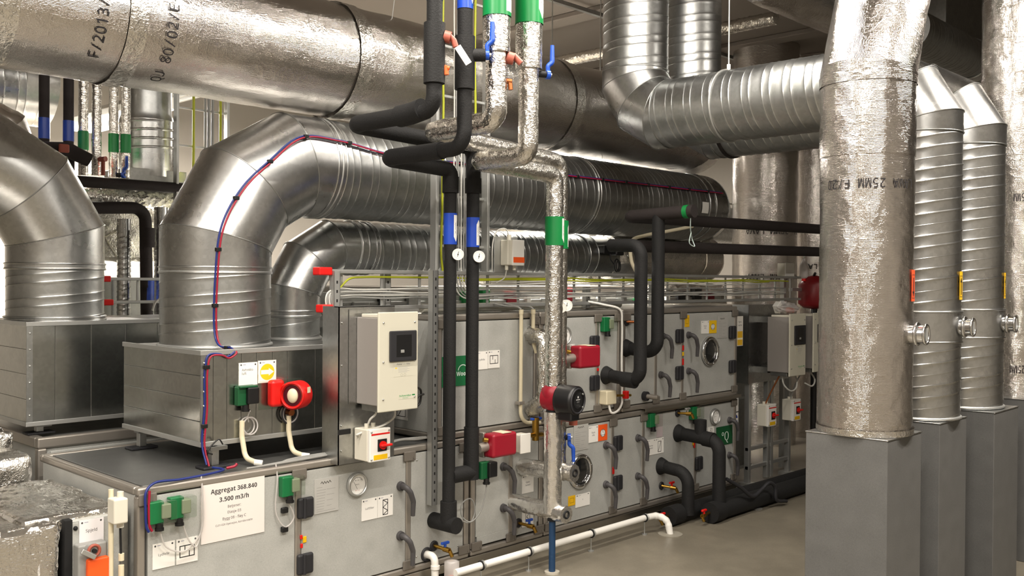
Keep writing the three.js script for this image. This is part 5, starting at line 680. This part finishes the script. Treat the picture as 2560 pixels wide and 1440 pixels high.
{ const t = thing('damper_section', 'galvanised damper section between the foil inlet and the lower unit', 'damper', [1.75, .05, -4.6]);
  part('casing', box(1.63, 1.885, .05, .7, -5.0, -4.205, .004), M.panel, t); part('foil_wrap', crumpledBox(1.45, 1.875, .65, .728, -5.03, -4.235, .02, .014, 50), M.foilPipe, t); part('frame_post', box(1.615, 1.648, .04, .71, -5.01, -4.195, .003), M.dark, t); part('frame_post', box(1.855, 1.89, .04, .71, -5.01, -4.195, .003), M.zincDark, t); part('face_sheet', box(1.648, 1.675, .05, .69, -4.205, -4.198), M.panel, t); for (const y of [.67, .1]) part('screw', new THREE.SphereGeometry(.01, 12, 8).translate(1.66, y, -4.196), M.dark, t); part('sign_plate', plateBox(1.728, .643, -4.198, .105, .11), PM.spjeld, t); }
{ const t = thing('damper_actuator', 'damper actuator with orange body and round clamp under the white damper sign', 'actuator', [1.71, .3, -4.19]); part('body', box(1.65, 1.775, .22, .605, -4.198, -4.14, .008), M.cableGrey, t); part('orange_lid', box(1.682, 1.775, .25, .545, -4.16, -4.118, .01), M.orange, t, 'orange housing'); part('clamp', cyl(V(1.703, .582, -4.14), V(1.703, .582, -4.115), .03, 24), M.steel, t); part('clamp_ring', ringBead(V(1.705, .582, -4.112), Z, .023, .007), M.brick, t); part('shaft', cyl(V(1.705, .582, -4.13), V(1.705, .582, -4.10), .009, 12), M.dark, t); part('lever', new RoundedBoxGeometry(.022, .07, .01, 2, .004).rotateZ(1.0).translate(1.68, .572, -4.107), M.steel, t); part('slot', box(1.69, 1.72, .44, .452, -4.119, -4.115), M.dark, t); }
{ const t = thing('junction_box', 'cream box with two conduits on the near corner of the lower unit', 'box', [1.8, .7, -4.1]); part('body', box(1.767, 1.83, .688, .797, -4.13, -4.06, .008), M.offwhite, t); const q = 1.812; part('gland', cyl(V(q, .797, -4.1), V(q, .82, -4.1), .014, 12), M.offwhite, t); part('gland', cyl(V(q, .665, -4.1), V(q, .69, -4.1), .015, 12), M.offwhite, t); part('rod', cyl(V(q, .67, -4.1), V(q + .004, .54, -4.1), .005, 8), M.dark, t); for (const [c, d] of [[.55, .52], [.5, .4], [.385, .2]]) part('sleeve', cyl(V(q + .005, c, -4.1), V(q + .005, d, -4.1), .012, 12), M.cream, t); part('conduit', cyl(V(1.782, .83, -4.125), V(1.782, .05, -4.125), .011, 12), M.cream, t); }
solo('pipe', cyl(V(.93, 0, -3.7), V(.93, .82, -3.7), .016, 14), M.redBright, 'thin red pipe at the edge of the frame in front of the foil inlet', 'pipe');
// ---------------------------------------------------------------- second row of units and what stands behind
{ const far = (x0, x1, y0, y1, label) => { const u = thing('air_handling_unit', label, 'ventilation unit', [(x0 + x1) / 2, y0, -6.1]), z1 = -5.52, z0 = -6.7; part('casing', box(x0 + .02, x1 - .02, y0 + .02, y1 - .02, z0, z1 - .02), M.panel, u); for (const y of [y0 + .03, y1 - .03]) { part('frame_rail', box(x0, x1, y - .03, y + .03, z1 - .05, z1, .01), M.alu, u); part('frame_rail', box(x0, x0 + .05, y - .03, y + .03, z0, z1 - .05, .01), M.alu, u); } for (let x = x0; x < x1 - .3; x += .85) part('frame_post', box(x, x + .05, y0 + .06, y1 - .06, z1 - .05, z1 + .002, .01), M.alu, u); for (let x = x0 + .05; x < x1 - .3; x += .85) part('panel', box(x + .02, Math.min(x + .78, x1 - .06), y0 + .08, y1 - .08, z1 - .03, z1 - .006, .004), M.panel, u); return u; };
  far(1.98, 3.72, .1, .86, 'lower unit of the back row seen under the dull plenum box'); far(3.74, 7.4, .1, .86, 'long lower unit of the back row behind the front units'); far(3.74, 7.4, .87, 1.70, 'long upper unit of the back row seen through the cable ladder');
  const t = thing('fitting_rail', 'rail of small boxes and fittings on the back row seen through the cable ladder', 'fittings', [5, 1.7, -5.5]); const cs = [M.offwhite, M.red, M.green, M.white, M.zinc, M.black, M.panel]; for (let i = 0; i < 20; i++) { const x = 3.8 + i * .25 + rnd() * .08, w = .05 + rnd() * .1, h = .05 + rnd() * .07, y = 1.52 + rnd() * .05; part('fitting', box(x, x + w, y, y + h, -5.525, -5.46 - rnd() * .03, .006), cs[Math.floor(rnd() * 7)], t); } part('carrier_rail', box(3.78, 8.9, 1.56, 1.585, -5.525, -5.5, .003), M.steel, t); }
{ const t = thing('insulated_pipe', 'pale lagged pipe lying on the upper units behind the ladder', 'pipe', [5, 1.55, -4.42]); part('run', cyl(V(3.8, 1.572, -4.43), V(5.75, 1.572, -4.43), .027, 18), M.offwhite, t); for (const x of [4.2, 5.0, 5.6]) part('clamp', ringBead(V(x, 1.572, -4.43), X, .028, .004), M.steel, t); }
const ZB = -7.2;
for (const [x, lab] of [[2.62, 'dark insulated riser with a clear blue band at the back, first of two'], [2.79, 'dark insulated riser with a pale blue band at the back, second of two']]) { const t = thing('insulated_pipe', lab, 'pipe', [x, 2.4, ZB], 'dark risers at the back'); part('riser', cyl(V(x, 2.42, ZB), V(x, H, ZB), .036, 20), M.foamBrown, t); part('colour_band', cyl(V(x, 2.735, ZB), V(x, 2.885, ZB), .0385, 24), M.blue, t, 'blue band'); }
{ const t = thing('insulated_pipe', 'thick dark insulated loop crossing the risers at the back', 'pipe', [2.6, 2.6, ZB]); part('run', sweep(rounded([V(2.42, 2.56, ZB + .12), V(2.52, 2.64, ZB + .1), V(2.75, 2.66, ZB + .09), V(2.9, 2.6, ZB + .1)], .1), (s) => .06 - .02 * Math.abs(s - .25) * 2, 22), M.foamBrown, t); part('red_key', box(2.66, 2.73, 2.63, 2.69, ZB + .15, ZB + .18, .01), M.brick, t); }
{ const t = thing('insulated_pipe', 'dark insulated pipe running level at the back under the risers', 'pipe', [3.2, 2.42, ZB]); part('run', pipe([V(2.79, 2.6, ZB), V(2.79, 2.45, ZB), V(5.2, 2.47, ZB)], .042, .06), M.foamBrown, t); }
{ const t = thing('insulated_pipe', 'dark insulated pipe at the back turning down behind the large duct', 'pipe', [3.1, 1, ZB]); part('run', pipe([V(2.3, 2.25, ZB - .1), V(2.9, 2.26, ZB - .02), V(3.37, 2.285, ZB), V(3.39, 1.2, ZB)], .046, .1), M.foamBrown, t); sleeve(V(3.385, 2.13, ZB), V(3.386, 1.98, ZB), .055, t, M.foamBrown); part('colour_band', cyl(V(3.39, 1.57, ZB), V(3.39, 1.73, ZB), .049, 24), M.blue, t, 'blue band'); }
for (const [x, z, b, lab] of [[2.92, ZB - .06, 1, 'thin foil riser with a green band at the back, nearest the dark risers'], [2.985, ZB + .02, 0, 'thin foil riser at the back, second from the dark risers'], [3.13, ZB - .02, 1, 'thin foil riser with a green band and blue lever at the back'], [3.205, ZB + .02, 1, 'thin foil riser with a green band at the back, farthest from the dark risers']]) { const t = thing('foil_pipe', lab, 'pipe', [x, 2.4, z]); part('riser', foilTube([V(x, 2.5, z), V(x, H, z)], .034, .05, .004), M.foilPipe, t); if (b) part('colour_band', cyl(V(x, 2.69, z), V(x, 2.83, z), .038, 24), M.green, t, 'green band'); if (x === 3.13) ballHandle(V(x + .02, 2.52, z + .02), V(.5, 0, .86).normalize(), .05, .14, M.valveBlue, t); if (x === 2.985) part('bleed_valve', [cyl(V(x + .01, 2.62, z + .04), V(x + .03, 2.62, z + .09), .02, 12), cyl(V(x + .02, 2.62, z + .07), V(x + .02, 2.5, z + .07), .014, 10)], M.brick, t); }
{ const x = 3.52, z = -7.5, t = roundDuct('spiral_duct', 'wide spiral riser at the back lit by the glaring lamps', [x, 2.35, z], null, .21, [[V(x, 2.72, z), V(x, 3.0, z), .1]], { mat: M.zincShiny, sp: { pitch: .07, ribs: [[0, .004, .008]] } }); part('plain_collar', sweep([V(x, 2.55, z), V(x, 2.73, z)], .212, 48, false), M.zincShiny, t); part('cone_top', sweep([V(x, 3.0, z), V(x, 3.06, z), V(x, H, z)], (s) => s < .01 ? .21 : .19, 40, false), M.zinc, t); part('transition_box', box(3.28, 3.76, 2.46, 2.6, -7.75, -7.3, .004), M.zinc, t); }
{ const y = 3.28, z = -8.1, t = roundDuct('spiral_duct', 'long spiral duct at the far back behind the dark risers', [1, y, z], null, .33, [[V(-3, y, z), V(2.95, y, z)]], { mat: M.zincShiny, sp: { pitch: .16 } }); part('collar', ringBead(V(2.4, y, z), X, .335, .014), M.steel, t); }
{ const t = thing('foil_duct', 'shiny foil wrapped bend at the far left edge behind the dark bent duct', 'duct', [2.2, 2.5, -6.9]); part('bend', mitre([V(1.0, 2.78, -7.0), V(2.05, 2.78, -7.0), V(2.24, 2.7, -7.0), V(2.3, 2.5, -7.0), V(2.3, 2.2, -7.0)], .2, 48, { step: .03, f: (s, a) => .012 * nf(s * 200 % 100, a * 15.9) }).segs, M.foil, t); }
{ const t = thing('foil_duct', 'foil wrapped rectangular duct with star creases at the back between the ducts', 'duct', [3.3, 1.85, -7.7]); part('foil_wrap', crumpledBox(2.7, 3.6, 1.87, 2.3, -8.1, -7.5, .03, .02, 26), M.foilPipe, t); for (const a of [.4, 1.3, 2.6, 3.7, 5.2]) part('star_fold', new RoundedBoxGeometry(.012, .2, .014, 1, .004).translate(0, .1, 0).rotateZ(a).translate(3.18, 2.06, -7.492), M.foilPipe, t); part('top_roll', foilTube([V(2.6, 2.36, -7.45), V(4.4, 2.38, -7.45)], .075, .05, .02), M.foilPipe, t); }
{ const t = thing('duct_box', 'grey lower duct box at the back under the star creased foil', 'duct box', [3.2, 1.2, -7.7]); part('body', box(2.7, 4.4, 0, 1.74, -8.1, -7.5, .004), M.panel, t); for (const x of [2.95, 3.25, 3.6]) part('panel_joint', box(x - .006, x + .006, 1.02, 1.72, -7.5, -7.494), M.zincDark, t); for (const a of [.5, 2.2, 3.8]) part('star_fold', new RoundedBoxGeometry(.012, .12, .012, 1, .004).translate(0, .06, 0).rotateZ(a).translate(3.08, 1.62, -7.492), M.foilPipe, t); }
for (const [x, z, y1, lab] of [[3.27, -7.35, 2.1, 'thin spiral pipe at the back beside the dark pipe turning down'], [3.52, -7.25, 2.2, 'thin spiral pipe at the back on the far side of the dark pipe turning down']]) { const t = roundDuct('spiral_duct', lab, [x, 1, z], null, .05, [[V(x, 0, z), V(x, y1, z)]], { mat: M.zincShiny, sp: { pitch: .08, ribs: [[0, .003, .006], [.5, .003, .006]] } }); part('top_collar', sweep([V(x, y1, z), V(x, y1 + .1, z)], .052, 30, false), M.zincShiny, t); }
{ ladder('short cable ladder on edge at the back with red end caps', [[V(2.93, 1.735, -6.95), V(4.4, 1.735, -6.95)], [V(2.95, 1.565, -6.95), V(4.4, 1.565, -6.95)]], [[V(3.2, 1.565, -6.95), V(3.2, 1.735, -6.95)], [V(3.5, 1.565, -6.95), V(3.5, 1.735, -6.95)]], [V(2.93, 1.735, -6.95), V(2.95, 1.565, -6.95)], [3.6, 1.56, -6.95]);
  ladder('upright cable ladder at the back beside the large curved duct', [[V(3.62, 1.5, ZB), V(3.62, H, ZB)], [V(4.06, 1.5, ZB), V(4.06, H, ZB)]], [1.9, 2.2, 2.5, 2.8, 3.1, 3.4].map(y => [V(3.62, y, ZB), V(4.06, y, ZB)]), [], [3.8, 1.5, ZB]);
  const names = ['yellow green wire', 'grey cable', 'second grey cable', 'third grey cable', 'farthest yellow green wire']; [[3.76, .011, M.cableYG], [3.86, .008, M.cableGrey], [3.89, .012, M.cableGrey], [3.925, .012, M.cableGrey], [3.995, .011, M.cableYG]].forEach(([x, r, m], i) => solo('cable', cyl(V(x, 1.5, ZB + .012), V(x, H, ZB + .012), r, 8), m, names[i] + ' on the upright ladder at the back', 'cable', 'cables on the back ladder')); 
  solo('cable', curve([V(3.3, 1.5, -6.93), V(3.32, 1.56, -6.92), V(3.4, 1.61, -6.92), V(3.6, 1.625, -6.92), V(4.2, 1.625, -6.92)], .008, 8, 30), M.cableLight, 'pale cables on the short ladder at the back', 'cable'); }
{ const t = thing('spiral_duct', 'dark spiral duct running behind the end of the foil trunk', 'duct', [9, 2.6, -7.6]); part('spiral_pipe', spiral(V(7.9, 2.72, -7.9), V(13.4, 2.72, -7.9), .16, { pitch: .1 }), M.zinc, t); part('spiral_pipe', spiral(V(7.9, 2.42, -7.5), V(13.4, 2.42, -7.5), .12, { pitch: .1 }), M.zincShiny, t); part('light_rail', box(7.9, 13.3, 2.9, 2.92, -7.7, -7.66), M.white, t); }
for (const [x, z, r, y, lab] of [[8.75, -7.2, .28, 2.2, 'upright foil duct in the shadow behind the units near the end'], [7.0, -7.4, .25, 1.75, 'upright foil duct behind the back row in the middle']]) { const t = thing('foil_duct', lab, 'duct', [x, 0, z]); part('foil_wrap', sweep(dense([V(x, 0, z), V(x, y, z)], .06), lump(r, .03), 48), M.foilPipe, t); }
// far wall fittings: insulated shelf ducts
{ const t = thing('cable_ladder', 'flat cable tray under the ceiling seen between the risers', 'cable ladder', [4.8, 3.6, -6.6]); for (const x of [4.5, 4.62, 4.74, 4.86]) part('rail', box(x - .018, x + .018, 3.6, 3.64, -11, -5.6, .003), M.steel, t); }
{ const t = thing('foil_duct', 'creased foil wrapped box duct seen through the far half of the cable ladder', 'duct', [8.3, .4, -6]); part('foil_wrap', crumpledBox(7.5, 9.2, .02, 1.7, -6.6, -5.6, .05, .05, 18), M.foilPipe, t); }
{ const t = thing('duct_sensor', 'white sensor box with an orange sticker on a plate above the long ladder', 'sensor', [4.37, 1.8, -4.28]); part('mount_plate', box(4.26, 4.47, 1.795, 2.02, -4.275, -4.268, .002), M.steel, t); part('body', box(4.31, 4.45, 1.84, 2.0, -4.268, -4.2, .008), M.offwhite, t); part('lid', box(4.345, 4.452, 1.838, 2.002, -4.205, -4.19, .006), M.white, t); part('warning_sticker', plateBox(4.4, 1.875, -4.19, .1, .035, .001), M.orange, t, 'orange sticker'); part('gland', cyl(V(4.36, 2.0, -4.24), V(4.36, 2.035, -4.24), .014, 12), M.offwhite, t); part('cable', curve([V(4.36, 2.03, -4.24), V(4.34, 2.07, -4.25), V(4.29, 2.06, -4.27), V(4.26, 2.0, -4.28), V(4.25, 1.8, -4.28)], .004), M.cableLight, t); for (const x of [4.33, 4.4]) part('gland', cyl(V(x, 1.84, -4.23), V(x, 1.81, -4.23), .011, 10), M.offwhite, t); part('cable', curve([V(4.33, 1.81, -4.23), V(4.33, 1.76, -4.25), V(4.29, 1.73, -4.28)], .004), M.cableLight, t); }
{ const t = thing('duct_sensor', 'black duct sensor with a black cable coil on the low duct behind the foil pipes', 'sensor', [6.1, 1.95, -4.83]); part('body', box(6.0, 6.12, 1.96, 2.03, -4.86, -4.78, .01), M.black, t); part('head', box(6.1, 6.2, 1.95, 2.02, -4.82, -4.73, .012), M.black, t); part('coil', ringBead(V(6.14, 1.87, -4.76), V(.3, 0, 1), .05, .006), M.cableBlack, t); part('coil', ringBead(V(6.15, 1.865, -4.75), V(.3, 0, 1), .044, .005), M.cableBlack, t); part('tail', curve([V(6.08, 1.96, -4.78), V(6.07, 1.92, -4.77), V(6.1, 1.88, -4.76)], .005), M.cableBlack, t); }
{ const t = thing('conduit', 'cream hose running down under the large duct behind the black loops', 'conduit', [6, 1.9, -4.45]); part('tube', curve([V(6.75, 2.2, -4.45), V(6.3, 2.13, -4.46), V(6.1, 2.1, -4.46), V(5.95, 2.05, -4.47), V(5.95, 1.9, -4.47), V(5.95, 1.78, -4.4)], .014, 10, 40), M.cream, t); }
{ const t = thing('insulated_pipe', 'short thin dark pipe with a bare copper end beside the foil column', 'pipe', [8.5, 2.3, -4.1]); part('run', pipe([V(8.42, 2.34, -4.1), V(8.8, 2.34, -4.1), V(9.3, 2.36, -4.1)], .02, .05), M.foamBrown, t); part('bare_end', pipe([V(8.43, 2.345, -4.1), V(8.4, 2.34, -4.1), V(8.4, 2.27, -4.1)], .008, .02), M.copper, t); }
for (const [y, z] of [[.817, ZF]]) solo('drip_rail', [box(5.62, 6.93, y + .008, y + .014, z, z + .045, .002), box(5.62, 6.93, y - .012, y + .014, z + .043, z + .047, .001)], M.aluBright, 'bright aluminium rail along the joint between the two tiers at the far end', 'rail');
renderer.render(scene, camera);
